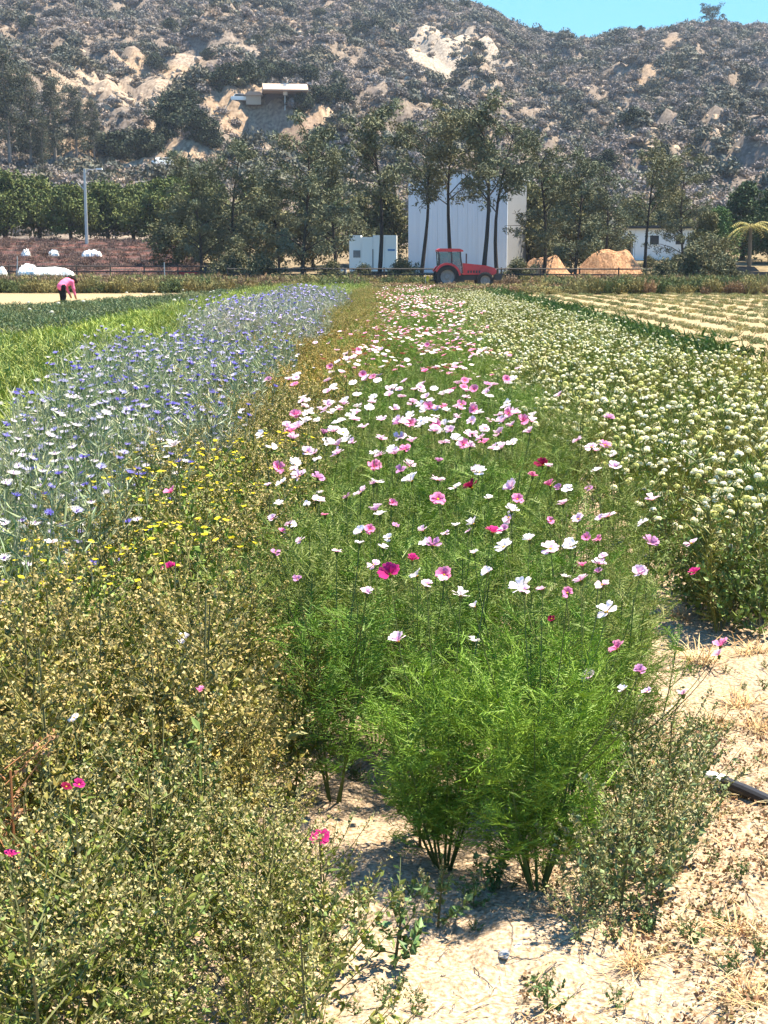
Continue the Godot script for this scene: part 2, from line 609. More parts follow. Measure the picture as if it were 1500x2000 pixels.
func tree(called: String, o: Dictionary, label: String, at: Vector3, size := 1.0, group := "", turn := -1.0) -> Node3D:
	if not o.has("meshes"):
		var s := tree_shape(o)
		o.meshes = [s[0].mesh(M.bark, true), s[1].mesh(M.crown)]
	var t := thing(called, label, "tree", at, rng.randf() * TAU if turn < 0.0 else turn, group)
	t.scale = Vector3(size, size, size)
	part("trunk", o.meshes[0], t)
	part("crown", o.meshes[1], t)
	return t


# ---------------------------------------------------------------- the setting
func _ready() -> void:
	rng.seed = 20
	soft.seed = 3
	soft.frequency = 0.02
	soft.fractal_octaves = 3
	rough.seed = 8
	rough.frequency = 0.03
	rough.fractal_octaves = 4
	var cam := Camera3D.new()
	cam.name = "camera"
	cam.position = Vector3(0, EYE, 0)
	cam.rotation.x = -pitch
	cam.fov = rad_to_deg(2.0 * atan(1000.0 / F))
	cam.near = 0.1
	cam.far = 4000.0
	add_child(cam)
	var env := Environment.new()
	env.background_mode = Environment.BG_SKY
	var sm := ProceduralSkyMaterial.new()
	sm.sky_top_color = Color(0.22, 0.42, 0.63)
	sm.sky_horizon_color = Color(0.34, 0.54, 0.61)
	sm.sky_curve = 0.3
	sm.ground_bottom_color = Color(0.45, 0.4, 0.34)
	sm.ground_horizon_color = Color(0.6, 0.62, 0.62)
	sm.sun_angle_max = 3.0
	env.sky = Sky.new()
	env.sky.sky_material = sm
	env.tonemap_mode = Environment.TONE_MAPPER_LINEAR
	env.tonemap_exposure = 3.8
	env.sdfgi_enabled = true
	env.ssao_enabled = true
	env.ssil_enabled = true
	env.fog_enabled = true
	env.fog_density = 0.00013
	env.fog_light_color = Color(0.80, 0.86, 0.95)
	var we := WorldEnvironment.new()
	we.name = "environment"
	we.environment = env
	add_child(we)
	var sun := DirectionalLight3D.new()
	sun.name = "sun"
	sun.light_energy = 1.6
	sun.light_color = Color(1.0, 0.945, 0.84)
	sun.light_angular_distance = 0.5
	sun.shadow_enabled = true
	add_child(sun)
	sun.look_at_from_position(Vector3.ZERO, Vector3(-0.4, -0.9, 0.14), Vector3.UP)

	make_materials()
	find_bare_ground()
	build_ground()
	build_hill_cover()
	build_background()
	build_trees()
	build_far_beds()
	build_white_bed()
	build_cornflowers()
	build_weeds()
	build_cosmos()
	build_foreground()
	tell_apart()


func find_bare_ground() -> void:
	var tan_ := Color(0.36, 0.27, 0.195)
	var brown := Color(0.32, 0.235, 0.18)
	for b in [[165, 318, 62, 26, tan_], [285, 308, 60, 16, tan_], [360, 292, 90, 16, tan_], [560, 262, 150, 42, brown], [640, 236, 95, 14, tan_], [455, 226, 50, 10, tan_],
			[330, 152, 85, 16, tan_], [235, 188, 105, 30, Color(0.36, 0.29, 0.23)], [1280, 160, 36, 26, tan_], [1355, 118, 52, 8, tan_], [520, 200, 62, 16, tan_], [880, 84, 95, 22, Color(0.38, 0.33, 0.285)], [420, 95, 90, 12, Color(0.3, 0.25, 0.21)]]:
		var p := hill_at(b[0], b[1])
		var q := hill_at(b[0], b[1] - b[3])
		bare.append([p.x, p.z, b[2] * -p.z / F, maxf(6.0, p.z - q.z), b[4]])

func bareness(x: float, z: float) -> Array:
	var most := 0.0
	var col := Color.WHITE
	var n := rough.get_noise_2d(x * 3.0, z * 3.0) * 0.5
	for b in bare:
		var e: float = 1.25 - Vector2((x - b[0]) / b[2], (z - b[1]) / b[3]).length() + n
		if e > most:
			most = e
			col = b[4]
	return [clampf(most * 3.0, 0.0, 1.0), col]

func ground_color(x: float, z: float) -> Color:
	var d := -z
	var x0 := x - lane(d)
	var n := soft.get_noise_2d(x * 12.0, z * 12.0)
	var sand := Color(0.43, 0.345, 0.262)
	var c := sand.lerp(Color(0.365, 0.288, 0.212), clampf(0.5 + n, 0, 1))
	if x0 > 4.3 or x0 < -14.0:
		c = c.lerp(Color(0.35, 0.29, 0.17), 0.75)
	if d > 84.0:
		c = c.lerp(Color(0.2, 0.16, 0.1), smoothstep(84.0, 92.0, d) * 0.8)
	if d > 190.0:
		var k := rough.get_noise_2d(x * 1.3, z * 1.3)
		c = Color(0.165, 0.142, 0.13).lerp(Color(0.25, 0.205, 0.172), clampf(0.5 + k * 1.6, 0, 1))
		var b := bareness(x, z)
		c = c.lerp(b[1], b[0])
	return c

func sheet(us: Array, ds: Array, m: Material) -> ArrayMesh:
	var v := PackedVector3Array()
	var c := PackedColorArray()
	var idx := PackedInt32Array()
	var w := us.size()
	for d in ds:
		for u in us:
			var x: float = u * d
			v.append(Vector3(x, ground_y(x, -d), -d))
			c.append(ground_color(x, -d))
	for i in ds.size() - 1:
		for j in w - 1:
			var a := i * w + j
			idx.append_array(PackedInt32Array([a, a + w, a + 1, a + 1, a + w, a + w + 1]))
	var nrm := PackedVector3Array()
	nrm.resize(v.size())
	for i in range(0, idx.size(), 3):
		var n := (v[idx[i + 2]] - v[idx[i]]).cross(v[idx[i + 1]] - v[idx[i]])
		for k in 3:
			nrm[idx[i + k]] += n
	for i in nrm.size():
		nrm[i] = nrm[i].normalized()
	var a := []
	a.resize(Mesh.ARRAY_MAX)
	a[Mesh.ARRAY_VERTEX] = v
	a[Mesh.ARRAY_NORMAL] = nrm
	a[Mesh.ARRAY_COLOR] = c
	a[Mesh.ARRAY_INDEX] = idx
	var out := ArrayMesh.new()
	out.add_surface_from_arrays(Mesh.PRIMITIVE_TRIANGLES, a)
	out.surface_set_material(0, m)
	return out

func build_ground() -> void:
	var us := [-4.0, -2.5, -1.6, -1.1, -0.8, -0.6, -0.5]
	var u := -0.45
	while u < 0.451:
		us.append(u)
		u += 0.0045
	us.append_array([0.5, 0.6, 0.8, 1.1, 1.6, 2.5, 4.0])
	var ds := [0.3, 0.8, 1.5]
	var d := 2.0
	while d < 118.0:
		ds.append(d)
		d *= 1.006 if d < 9.0 else 1.025
	ds.append(118.0)
	structure("ground", sheet(us, ds, M.soil))
	var hs := [118.0]
	d = 120.0
	while d < 1500.0:
		hs.append(d)
		d *= 1.011 if d < 780.0 else 1.08
	structure("hillside", sheet(us, hs, M.slope))


func build_hill_cover() -> void:
	# dry brush, too dense to count
	var cover := [brush_shape(230, 0.24, 0.8).mesh(M.crown), brush_shape(260, 0.21, 1.1).mesh(M.crown)]
	var where := [[], []]
	var tint := [[], []]
	var n := 0
	for i in 44000:
		var d := sqrt(rng.randf_range(200.0 * 200.0, 765.0 * 765.0))
		var x := rng.randf_range(-0.36, 0.36) * d
		var b := bareness(x, -d)
		if rng.randf() < b[0] * 0.93:
			continue
		var k := rough.get_noise_2d(x * 1.1 + 300.0, -d * 1.1)
		var s := rng.randf_range(0.5, 1.3) * (1.0 + d / 900.0) * 0.95
		var broad := soft.get_noise_2d(x * 1.6 - 90.0, -d * 1.1)
		var col := vary(Color(0.225, 0.192, 0.188).lerp(Color(0.175, 0.158, 0.148), clampf(0.5 + broad * 2.2, 0, 1)), 0.2)
		if k > 0.1 and rng.randf() < 0.7:
			col = vary(Color(0.11, 0.11, 0.088), 0.25)
			s *= 1.45
		elif rng.randf() < 0.2:
			col = vary(Color(0.34, 0.27, 0.22), 0.25)
			s *= 0.8
		var w := 0 if rng.randf() < 0.6 else 1
		where[w].append(put(x, -d, s * 1.25, rng.randf_range(0.7, 1.2), 0.2))
		tint[w].append(col)
		n += 1
	many("chaparral", cover[0], where[0], tint[0], "low grey dry brush covering the hillside", "brush")
	many("chaparral_scrub", cover[1], where[1], tint[1], "taller rounded scrub scattered over the hillside", "brush")
	# rock outcrops: those that show largest as things, the rest as rubble
	var rocks := []
	for k in 4:
		rocks.append(rock_shape(k + 2).mesh(M.rock))
	var rubble := []
	var rubble_tint := []
	var big := []
	for c in [[160, 175, 60, 22, 20], [235, 195, 75, 30, 46], [175, 90, 50, 18, 16], [380, 150, 60, 16, 14], [1310, 112, 70, 14, 24], [1240, 108, 30, 10, 12], [1450, 175, 45, 25, 18], [1430, 270, 75, 50, 75],
			[1240, 260, 50, 40, 40], [1090, 250, 30, 25, 18], [1060, 135, 60, 25, 22], [1120, 170, 60, 18, 18], [1230, 170, 20, 15, 10], [840, 76, 60, 20, 26], [930, 88, 40, 12, 22], [785, 80, 30, 12, 10], [1330, 100, 30, 10, 8],
			[1170, 90, 20, 8, 5], [560, 60, 120, 40, 22], [700, 70, 90, 40, 20], [1000, 230, 90, 30, 14], [600, 100, 200, 30, 20], [830, 140, 120, 40, 16], [1400, 140, 90, 30, 16]]:
		for i in c[4] * 2:
			var px: float = c[0] + rng.randfn() * c[2] * 0.55
			var py: float = c[1] + rng.randfn() * c[3] * 0.55
			if py > 330.0 or px < -60.0 or px > 1560.0:
				continue
			var p := hill_at(px, py)
			var s := rng.randf_range(0.7, 2.2) * (0.6 + -p.z / 900.0)
			var col := vary(Color(0.46, 0.37, 0.29), 0.22)
			var t := Transform3D(Basis(rand_unit(), rng.randf() * TAU).scaled_local(Vector3(s, s * rng.randf_range(0.6, 1.0), s * rng.randf_range(0.7, 1.3))), p - Vector3(0, s * 0.2, 0))
			if big.size() < 170 and s > 1.5:
				var spot := "above the bare tan slope"
				if c[0] > 420: spot = "above the hillside house"
				if c[0] > 760: spot = "on the skyline knob" if c[1] < 95 else "above the barn"
				if c[0] >= 1000: spot = "below the skyline dip"
				if c[0] > 1200: spot = "on the rocky slope at far right" if c[1] > 200 else "below the lone ridge tree"
				big.append([t, pick(rocks), spot])
			else:
				rubble.append(t)
				rubble_tint.append(col)
	for b in big:
		var o := single("boulder", b[1], "pale tan boulder in the outcrop " + b[2], "boulder", Vector3.ZERO, 0.0, "boulders " + b[2])
		o.transform = b[0]
		o.set_surface_override_material(0, M.rock_tan)
	many("rock_rubble", rocks[1], rubble, rubble_tint, "pale broken rock scattered in the brush of the hillside", "rubble")


# ---------------------------------------------------------------- machines and buildings
func prism(sh: Shape, outline: Array, z0: float, z1: float, col: Color) -> void:
	# an outline in the x-y plane given depth along z
	var pts := PackedVector2Array(outline)
	var tris := Geometry2D.triangulate_polygon(pts)
	for i in range(0, tris.size(), 3):
		for z in [z0, z1]:
			sh.tri(Vector3(pts[tris[i]].x, pts[tris[i]].y, z), Vector3(pts[tris[i + 1]].x, pts[tris[i + 1]].y, z), Vector3(pts[tris[i + 2]].x, pts[tris[i + 2]].y, z), col)
	for i in pts.size():
		var p := pts[i]
		var q := pts[(i + 1) % pts.size()]
		sh.quad(Vector3(p.x, p.y, z0), Vector3(q.x, q.y, z0), Vector3(q.x, q.y, z1), Vector3(p.x, p.y, z1), col)

func lathe(sh: Shape, profile: Array, n: int, col: Color) -> void:
	# profile of [radius, along]; turned about the z axis
	for i in profile.size() - 1:
		for j in n:
			var a := TAU * j / n
			var b := TAU * (j + 1) / n
			var e := Vector3(cos(a), sin(a), 0)
			var f := Vector3(cos(b), sin(b), 0)
			var p: Array = profile[i]
			var q: Array = profile[i + 1]
			sh.quad(e * p[0] + Vector3(0, 0, p[1]), e * q[0] + Vector3(0, 0, q[1]), f * q[0] + Vector3(0, 0, q[1]), f * p[0] + Vector3(0, 0, p[1]), col)

func wheel(parent: Node, at: Vector3, r: float, w: float) -> void:
	var holder := Node3D.new()
	holder.name = "wheel"
	parent.add_child(holder, true)
	holder.position = at
	var tyre := Shape.new()
	lathe(tyre, [[r * 0.58, -w * 0.4], [r * 0.8, -w * 0.5], [r * 0.95, -w * 0.44], [r * 0.97, 0], [r * 0.95, w * 0.44], [r * 0.8, w * 0.5], [r * 0.58, w * 0.4]], 28, Color.WHITE)
	for i in 22:
		for s in [-1, 1]:
			var t := Transform3D(Basis(Vector3.BACK, TAU * (i + 0.25 * s) / 22), Vector3.ZERO)
			tyre.box(Vector3(r * 0.9, -r * 0.035, minf(0.02 * s, w * 0.48 * s)), Vector3(r * 1.0, r * 0.035, maxf(0.02 * s, w * 0.48 * s)), Color.WHITE, t)
	part("tyre", tyre.mesh(M.rubber), holder)
	var rim := Shape.new()
	lathe(rim, [[0.02, w * 0.2], [r * 0.2, w * 0.2], [r * 0.24, w * 0.1], [r * 0.5, w * 0.16], [r * 0.6, w * 0.38], [r * 0.6, -w * 0.38], [r * 0.5, -w * 0.2], [0.02, -w * 0.1]], 24, Color.WHITE)
	part("rim", rim.mesh(M.rim_grey), holder)

func build_tractor() -> void:
	var at := far(871, 563, 108.0)
	at.y = ground_y(at.x, at.z)
	var t := thing("tractor", "red farm tractor with glazed cab parked behind the flower bed", "tractor", at, 0.06)
	for s in [-1, 1]:
		wheel(t, Vector3(0, 0.86, 0.85 * s), 0.86, 0.5)
		wheel(t, Vector3(2.72, 0.6, 0.82 * s), 0.6, 0.36)
	var c := Shape.new()
	c.box(Vector3(-0.45, 0.62, -0.26), Vector3(3.1, 1.02, 0.26), Color.WHITE)
	c.box(Vector3(-0.05, 0.8, -0.8), Vector3(0.1, 0.95, 0.8), Color.WHITE)
	c.box(Vector3(2.62, 0.52, -0.75), Vector3(2.8, 0.68, 0.75), Color.WHITE)
	c.box(Vector3(0.6, 0.5, 0.3), Vector3(1.25, 0.62, 0.72), Color.WHITE)
	part("chassis", c.mesh(M.charcoal), t)
	var w := Shape.new()
	w.box(Vector3(3.45, 0.62, -0.36), Vector3(3.95, 1.05, 0.36), Color.WHITE)
	part("front_weight", w.mesh(M.charcoal), t)
	var hood := Shape.new()
	prism(hood, [Vector2(1.18, 1.0), Vector2(3.4, 1.0), Vector2(3.58, 1.12), Vector2(3.6, 1.3), Vector2(3.45, 1.48), Vector2(2.8, 1.66), Vector2(1.18, 1.82)], -0.36, 0.36, Color.WHITE)
	var hm := part("hood", hood.mesh(M.tractor_red), t)
	var gr := Shape.new()
	for k in 5:
		gr.box(Vector3(1.5 + k * 0.2, 1.12, 0.362), Vector3(1.62 + k * 0.2, 1.3, 0.372), Color.WHITE)
	part("vent", gr.mesh(M.charcoal), hm)
	var lamp := Shape.new()
	lamp.box(Vector3(3.5, 1.3, -0.3), Vector3(3.585, 1.4, 0.3), Color.WHITE)
	part("headlight", lamp.mesh(M.white_sheet), hm)
	var stack := Shape.new()
	stack.tube(Vector3(1.5, 1.75, -0.42), Vector3(1.5, 2.5, -0.42), 0.05, 0.05, 8, Color.WHITE)
	part("exhaust", stack.mesh(M.charcoal), t)
	var cab := Node3D.new()
	cab.name = "cab"
	t.add_child(cab)
	for s in [-1, 1]:
		for p in [[-0.55, 1.3, -0.62, 2.62], [0.35, 1.05, 0.3, 2.62], [1.12, 1.1, 0.92, 2.62]]:
			var b := Shape.new()
			b.tube(Vector3(p[0], p[1], 0.74 * s), Vector3(p[2], p[3], 0.7 * s), 0.05, 0.045, 6, Color.WHITE)
			part("pillar", b.mesh(M.charcoal), cab)
		var pane := Shape.new()
		prism(pane, [Vector2(-0.48, 1.62), Vector2(0.3, 1.62), Vector2(0.27, 2.58), Vector2(-0.55, 2.58)], 0.7 * s - 0.008, 0.7 * s + 0.008, Color.WHITE)
		part("pane", pane.mesh(M.glass), cab)
		var door := Shape.new()
		prism(door, [Vector2(0.42, 1.1), Vector2(1.04, 1.15), Vector2(0.88, 2.58), Vector2(0.37, 2.58)], 0.7 * s - 0.008, 0.7 * s + 0.008, Color.WHITE)
		part("glazed_door", door.mesh(M.glass), cab)
		var fen := Shape.new()
		for k in 9:
			var a := lerpf(0.15, 2.7, k / 9.0)
			var b := lerpf(0.15, 2.7, (k + 1) / 9.0)
			for z in [[0.55, 1.12]]:
				var p := Vector3(cos(a) * 0.98, 0.86 + sin(a) * 0.98, 0)
				var q := Vector3(cos(b) * 0.98, 0.86 + sin(b) * 0.98, 0)
				var o := Vector3(0, 0, z[0] * s)
				var e := Vector3(0, 0, z[1] * s)
				fen.quad(p + o, q + o, q + e, p + e, Color.WHITE)
				fen.quad(p + e, q + e, q * Vector3(0.86, 0.92, 1) + e, p * Vector3(0.86, 0.92, 1) + e, Color.WHITE)
		part("fender", fen.mesh(M.tractor_red), t)
	for x in [[-0.6, 0.62], [1.0, -0.2]]:
		var wnd := Shape.new()
		wnd.box(Vector3(x[0] - 0.008, 1.6, -0.66), Vector3(x[0] + 0.008, 2.58, 0.66), Color.WHITE)
		part("windscreen", wnd.mesh(M.glass), cab)
	var lower := Shape.new()
	lower.box(Vector3(-0.5, 1.02, -0.62), Vector3(0.38, 1.58, 0.62), Color.WHITE)
	part("cab_base", lower.mesh(M.charcoal), cab)
	var seat := Shape.new()
	seat.box(Vector3(-0.2, 1.59, -0.25), Vector3(0.3, 1.72, 0.25), Color.WHITE)
	seat.box(Vector3(-0.32, 1.6, -0.25), Vector3(-0.2, 2.2, 0.25), Color.WHITE)
	part("seat", seat.mesh(M.charcoal), cab)
	var col := Shape.new()
	col.tube(Vector3(0.85, 1.2, 0), Vector3(0.62, 1.95, 0), 0.05, 0.04, 6, Color.WHITE)
	col.box(Vector3(0.42, 1.93, -0.2), Vector3(0.74, 1.97, 0.2), Color.WHITE)
	part("steering_wheel", col.mesh(M.charcoal), cab)
	var roof := Shape.new()
	prism(roof, [Vector2(-0.72, 2.62), Vector2(1.16, 2.62), Vector2(1.12, 2.74), Vector2(0.9, 2.83), Vector2(-0.5, 2.85), Vector2(-0.7, 2.76)], -0.78, 0.78, Color.WHITE)
	part("roof", roof.mesh(M.tractor_red), cab)
	var link := Shape.new()
	for s in [-1, 1]:
		link.tube(Vector3(-0.4, 0.75, 0.3 * s), Vector3(-1.1, 0.6, 0.36 * s), 0.04, 0.04, 6, Color.WHITE)
	part("rear_linkage", link.mesh(M.charcoal), t)

func build_barn() -> void:
	var at := far(797, 560, 138.0)
	at.y = ground_y(at.x, at.z) - 0.1
	var t := thing("barn", "tall pale blue-white metal barn behind the tractor", "barn", at, -0.33)
	var n := 10
	var wide := 0.93
	for k in n:
		var sh := Shape.new()
		var x := k * wide
		var top := 8.45 + 0.55 * (1.0 - absf((k + 0.5) / n * 2.0 - 1.0))
		sh.box(Vector3(x + 0.01, 0, -0.1), Vector3(x + wide - 0.01, top, 0), Color.WHITE)
		for r in 3:
			sh.box(Vector3(x + 0.1 + r * 0.31, 0, 0.002), Vector3(x + 0.16 + r * 0.31, top, 0.035), Color.WHITE)
		part("wall_panel", sh.mesh(M.pale_metal), t)
	for k in 7:
		var sh := Shape.new()
		var z := -0.12 - k * 1.0
		sh.box(Vector3(n * wide - 0.1, 0, z - 0.98), Vector3(n * wide, 8.3, z), Color.WHITE)
		for r in 3:
			sh.box(Vector3(n * wide + 0.002, 0, z - 0.2 - r * 0.33), Vector3(n * wide + 0.035, 8.3, z - 0.14 - r * 0.33), Color.WHITE)
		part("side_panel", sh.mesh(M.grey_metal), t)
	var rest := Shape.new()
	rest.box(Vector3(0, 0, -7.3), Vector3(0.1, 8.3, -0.13), Color.WHITE)
	rest.box(Vector3(0.12, 0, -7.3), Vector3(n * wide - 0.12, 8.3, -7.2), Color.WHITE)
	part("rear_wall", rest.mesh(M.pale_metal), t)
	var roof := Shape.new()
	var mid := n * wide * 0.5
	prism(roof, [Vector2(-0.2, 8.42), Vector2(mid, 9.05), Vector2(n * wide + 0.2, 8.42), Vector2(n * wide + 0.2, 8.52), Vector2(mid, 9.15), Vector2(-0.2, 8.52)], -7.5, 0.18, Color.WHITE)
	part("roof", roof.mesh(M.grey_metal), t)

func build_house() -> void:
	var at := far(1190, 500, 155.0)
	at.y = ground_y(at.x, at.z) - 0.1
	var t := thing("white_house", "low white building with a dark porch behind the dirt pile", "house", at, -0.05)
	var w := Shape.new()
	w.box(Vector3(2.6, 0, -5), Vector3(8.7, 3.3, 0), Color.WHITE)
	w.box(Vector3(0, 2.3, -5), Vector3(2.58, 3.3, 0), Color.WHITE)
	w.box(Vector3(0, 0, -5), Vector3(2.58, 2.28, -2.2), Color.WHITE)
	part("wall", w.mesh(M.white_sheet), t)
	for x in [0.1, 2.4]:
		var p := Shape.new()
		p.box(Vector3(x, 0, -0.15), Vector3(x + 0.14, 2.29, -0.02), Color.WHITE)
		part("porch_post", p.mesh(M.white_sheet), t)
	var porch := Shape.new()
	porch.box(Vector3(0.4, 0.1, -2.19), Vector3(2.4, 2.3, -2.12), Color.WHITE)
	part("porch_door", porch.mesh(M.porch_brown), t)
	for x in [4.0, 6.6]:
		var f := Shape.new()
		f.box(Vector3(x, 1.6, 0.002), Vector3(x + 1.1, 2.7, 0.05), Color.WHITE)
		var fr := part("window", f.mesh(M.white_sheet), t)
		var g := Shape.new()
		g.box(Vector3(x + 0.1, 1.7, 0.052), Vector3(x + 1.0, 2.6, 0.06), Color.WHITE)
		part("pane", g.mesh(M.charcoal), fr)
	var r := Shape.new()
	prism(r, [Vector2(-0.3, 3.32), Vector2(9.0, 3.32), Vector2(9.0, 3.42), Vector2(4.5, 3.62), Vector2(-0.3, 3.42)], -5.4, 0.4, Color.WHITE)
	part("roof", r.mesh(M.charcoal), t)

func build_hill_house() -> void:
	var p := hill_at(545, 196)
	var s := -p.z / F          # metres in one picture unit there
	var t := thing("hill_house", "long tan-roofed house on the hillside between dark oaks", "house", p, 0.12)
	var w := Shape.new()
	w.box(Vector3(-25 * s, -1, -5), Vector3(46 * s, 12 * s, 0), Color.WHITE)
	part("wall", w.mesh(M.porch_brown), t)
	var r := Shape.new()
	prism(r, [Vector2(1.2, 12 * s), Vector2(-3, 26 * s), Vector2(-7, 12 * s), Vector2(-7, 12 * s - 0.25), Vector2(1.2, 12 * s - 0.25)], -32 * s, 52 * s, Color.WHITE)
	var ro := part("roof", r.mesh(M.roof_tan), t)
	ro.rotation.y = PI / 2
	ro.position = Vector3(0, 0.3, -1.0)
	var an := Shape.new()
	an.box(Vector3(-62 * s, -1, -4), Vector3(-34 * s, 8 * s, 0.5), Color.WHITE)
	part("annex", an.mesh(M.wall_tan), t)
	var ar := Shape.new()
	prism(ar, [Vector2(-66 * s, 8.1 * s), Vector2(-30 * s, 8.1 * s), Vector2(-36 * s, 15 * s), Vector2(-58 * s, 15 * s)], -4.4, 0.9, Color.WHITE)
	part("annex_roof", ar.mesh(M.roof_tan), t)
	var q := hill_at(510, 205)
	var y := thing("excavator", "small yellow digging machine parked below the hillside house", "excavator", q, 0.4)
	var tr := Shape.new()
	for k in [-1, 1]:
		prism(tr, [Vector2(-1.4, 0.1), Vector2(-1.2, 0), Vector2(1.2, 0), Vector2(1.4, 0.1), Vector2(1.4, 0.5), Vector2(1.2, 0.65), Vector2(-1.2, 0.65), Vector2(-1.4, 0.5)], 0.6 * k - 0.22, 0.6 * k + 0.22, Color.WHITE)
	part("track", tr.mesh(M.charcoal), y)
	var b := Shape.new()
	prism(b, [Vector2(-1.5, 0.7), Vector2(0.9, 0.7), Vector2(0.9, 1.2), Vector2(0.7, 2.4), Vector2(-0.3, 2.4), Vector2(-0.35, 1.5), Vector2(-1.5, 1.4)], -0.75, 0.75, Color.WHITE)
	part("body", b.mesh(M.yellow_paint), y)
	var arm := Shape.new()
	arm.tube(Vector3(0.8, 1.1, 0), Vector3(2.4, 2.8, 0), 0.16, 0.13, 6, Color.WHITE)
	arm.tube(Vector3(2.4, 2.8, 0), Vector3(3.1, 1.0, 0), 0.13, 0.1, 6, Color.WHITE)
	arm.box(Vector3(2.8, 0.3, -0.35), Vector3(3.4, 1.0, 0.35), Color.WHITE)
	part("arm", arm.mesh(M.yellow_paint), y)
	car(hill_at(472, 206), 0.2, M.white_sheet, "white_car", "white car parked beside the hillside house", 1.15)
	car(hill_at(322, 331), 0.6, M.white_sheet, "white_car", "white car parked at the foot of the bare slope", 1.0)
	var pole_at := hill_at(557, 228)
	utility_pole(pole_at, 62 * -pole_at.z / F, "pale utility pole standing in front of the hillside house", true)

func utility_pole(at: Vector3, h: float, label: String, boxy: bool) -> Node3D:
	var t := thing("utility_pole", label, "pole", at)
	var sh := Shape.new()
	sh.tube(Vector3(0, -0.3, 0), Vector3(0, h, 0), 0.2, 0.14, 8, Color.WHITE)
	part("pole", sh.mesh(M.galvanised), t)
	if boxy:
		var b := Shape.new()
		b.tube(Vector3(0.1, h - 2.6, 0.4), Vector3(0.1, h - 0.4, 0.4), 0.5, 0.5, 10, Color.WHITE)
		part("transformer", b.mesh(M.white_sheet), t)
		var a := Shape.new()
		a.box(Vector3(-0.9, h - 0.3, -0.1), Vector3(0.9, h - 0.1, 0.1), Color.WHITE)
		part("crossarm", a.mesh(M.galvanised), t)
	else:
		var a := Shape.new()
		a.tube(Vector3(0, h - 0.7, 0), Vector3(0.35, h - 0.15, 0), 0.07, 0.06, 6, Color.WHITE)
		a.tube(Vector3(0.35, h - 0.15, 0), Vector3(1.5, h, 0), 0.06, 0.05, 6, Color.WHITE)
		part("arm", a.mesh(M.galvanised), t)
		var l := Shape.new()
		prism(l, [Vector2(1.3, h - 0.12), Vector2(2.0, h - 0.1), Vector2(1.95, h + 0.06), Vector2(1.35, h + 0.06)], -0.16, 0.16, Color.WHITE)
		part("lamp_head", l.mesh(M.white_sheet), t)
		var br := Shape.new()
		br.tube(Vector3(0, h - 2.4, 0), Vector3(-0.8, h - 1.5, 0), 0.06, 0.05, 6, Color.WHITE)
		part("bracket", br.mesh(M.galvanised), t)
	return t

func car(at: Vector3, turn: float, paint: Material, called: String, label: String, size: float) -> void:
	at.y = ground_y(at.x, at.z)
	var t := thing(called, label, "car", at, turn)
	t.scale = Vector3.ONE * size
	var b := Shape.new()
	prism(b, [Vector2(-2.1, 0.3), Vector2(2.1, 0.3), Vector2(2.15, 0.7), Vector2(1.9, 0.9), Vector2(-2.05, 0.95), Vector2(-2.15, 0.6)], -0.85, 0.85, Color.WHITE)
	part("body", b.mesh(paint), t)
	var c := Shape.new()
	prism(c, [Vector2(-1.7, 0.93), Vector2(1.1, 0.93), Vector2(0.5, 1.42), Vector2(-1.3, 1.44)], -0.74, 0.74, Color.WHITE)
	part("cabin", c.mesh(paint), t)
	for s in [-1, 1]:
		var g := Shape.new()
		prism(g, [Vector2(-1.5, 1.0), Vector2(0.85, 1.0), Vector2(0.42, 1.36), Vector2(-1.2, 1.37)], 0.742 * s - 0.004, 0.742 * s + 0.004, Color.WHITE)
		part("side_window", g.mesh(M.charcoal), t)
		for x in [-1.3, 1.35]:
			wheel(t, Vector3(x, 0.33, 0.72 * s), 0.33, 0.22)

func crumpled(sx: float, sy: float, sz: float, bump: float, seed_: int, n := 12) -> Shape:
	# a sheet thrown over something: a dome with folds
	var sh := Shape.new()
	var f := FastNoiseLite.new()
	f.seed = seed_
	f.frequency = 1.1
	var p := []
	for i in n + 1:
		var row := []
		for j in n + 1:
			var x := 2.0 * i / n - 1.0
			var z := 2.0 * j / n - 1.0
			var r := maxf(absf(x), absf(z))
			var h := sqrt(maxf(0.0, 1.0 - pow(r, 3.0)))
			row.append(Vector3(x * sx, h * sy * (1.0 + bump * f.get_noise_2d(x * 2.0, z * 2.0)), z * sz) + Vector3(f.get_noise_2d(x * 3.0, z * 3.0 + 9.0), 0, f.get_noise_2d(x * 3.0 + 5.0, z * 3.0)) * bump * 0.3 * sy)
		p.append(row)
	for i in n:
		for j in n:
			sh.quad(p[i][j], p[i][j + 1], p[i + 1][j + 1], p[i + 1][j], Color.WHITE)
	return sh

func mound(wide: float, high: float, deep: float, seed_: int, col: Color) -> Mesh:
	var sh := Shape.new()
	var f := FastNoiseLite.new()
	f.seed = seed_
	f.frequency = 0.35
	var n := 26
	var p := []
	for i in n + 1:
		var row := []
		for j in n + 1:
			var x := (2.0 * i / n - 1.0)
			var z := (2.0 * j / n - 1.0)
			var r := sqrt(x * x + z * z)
			var h := high * clampf(1.75 - 1.75 * r, -0.2, 1.0) + f.get_noise_2d(x * wide, z * deep) * 0.7 * clampf(1.2 - r, 0, 1)
			row.append(Vector3(x * wide, h, z * deep))
		p.append(row)
	for i in n:
		for j in n:
			sh.quad(p[i][j], p[i][j + 1], p[i + 1][j + 1], p[i + 1][j], vary(col, 0.1))
	return sh.mesh(M.rock)

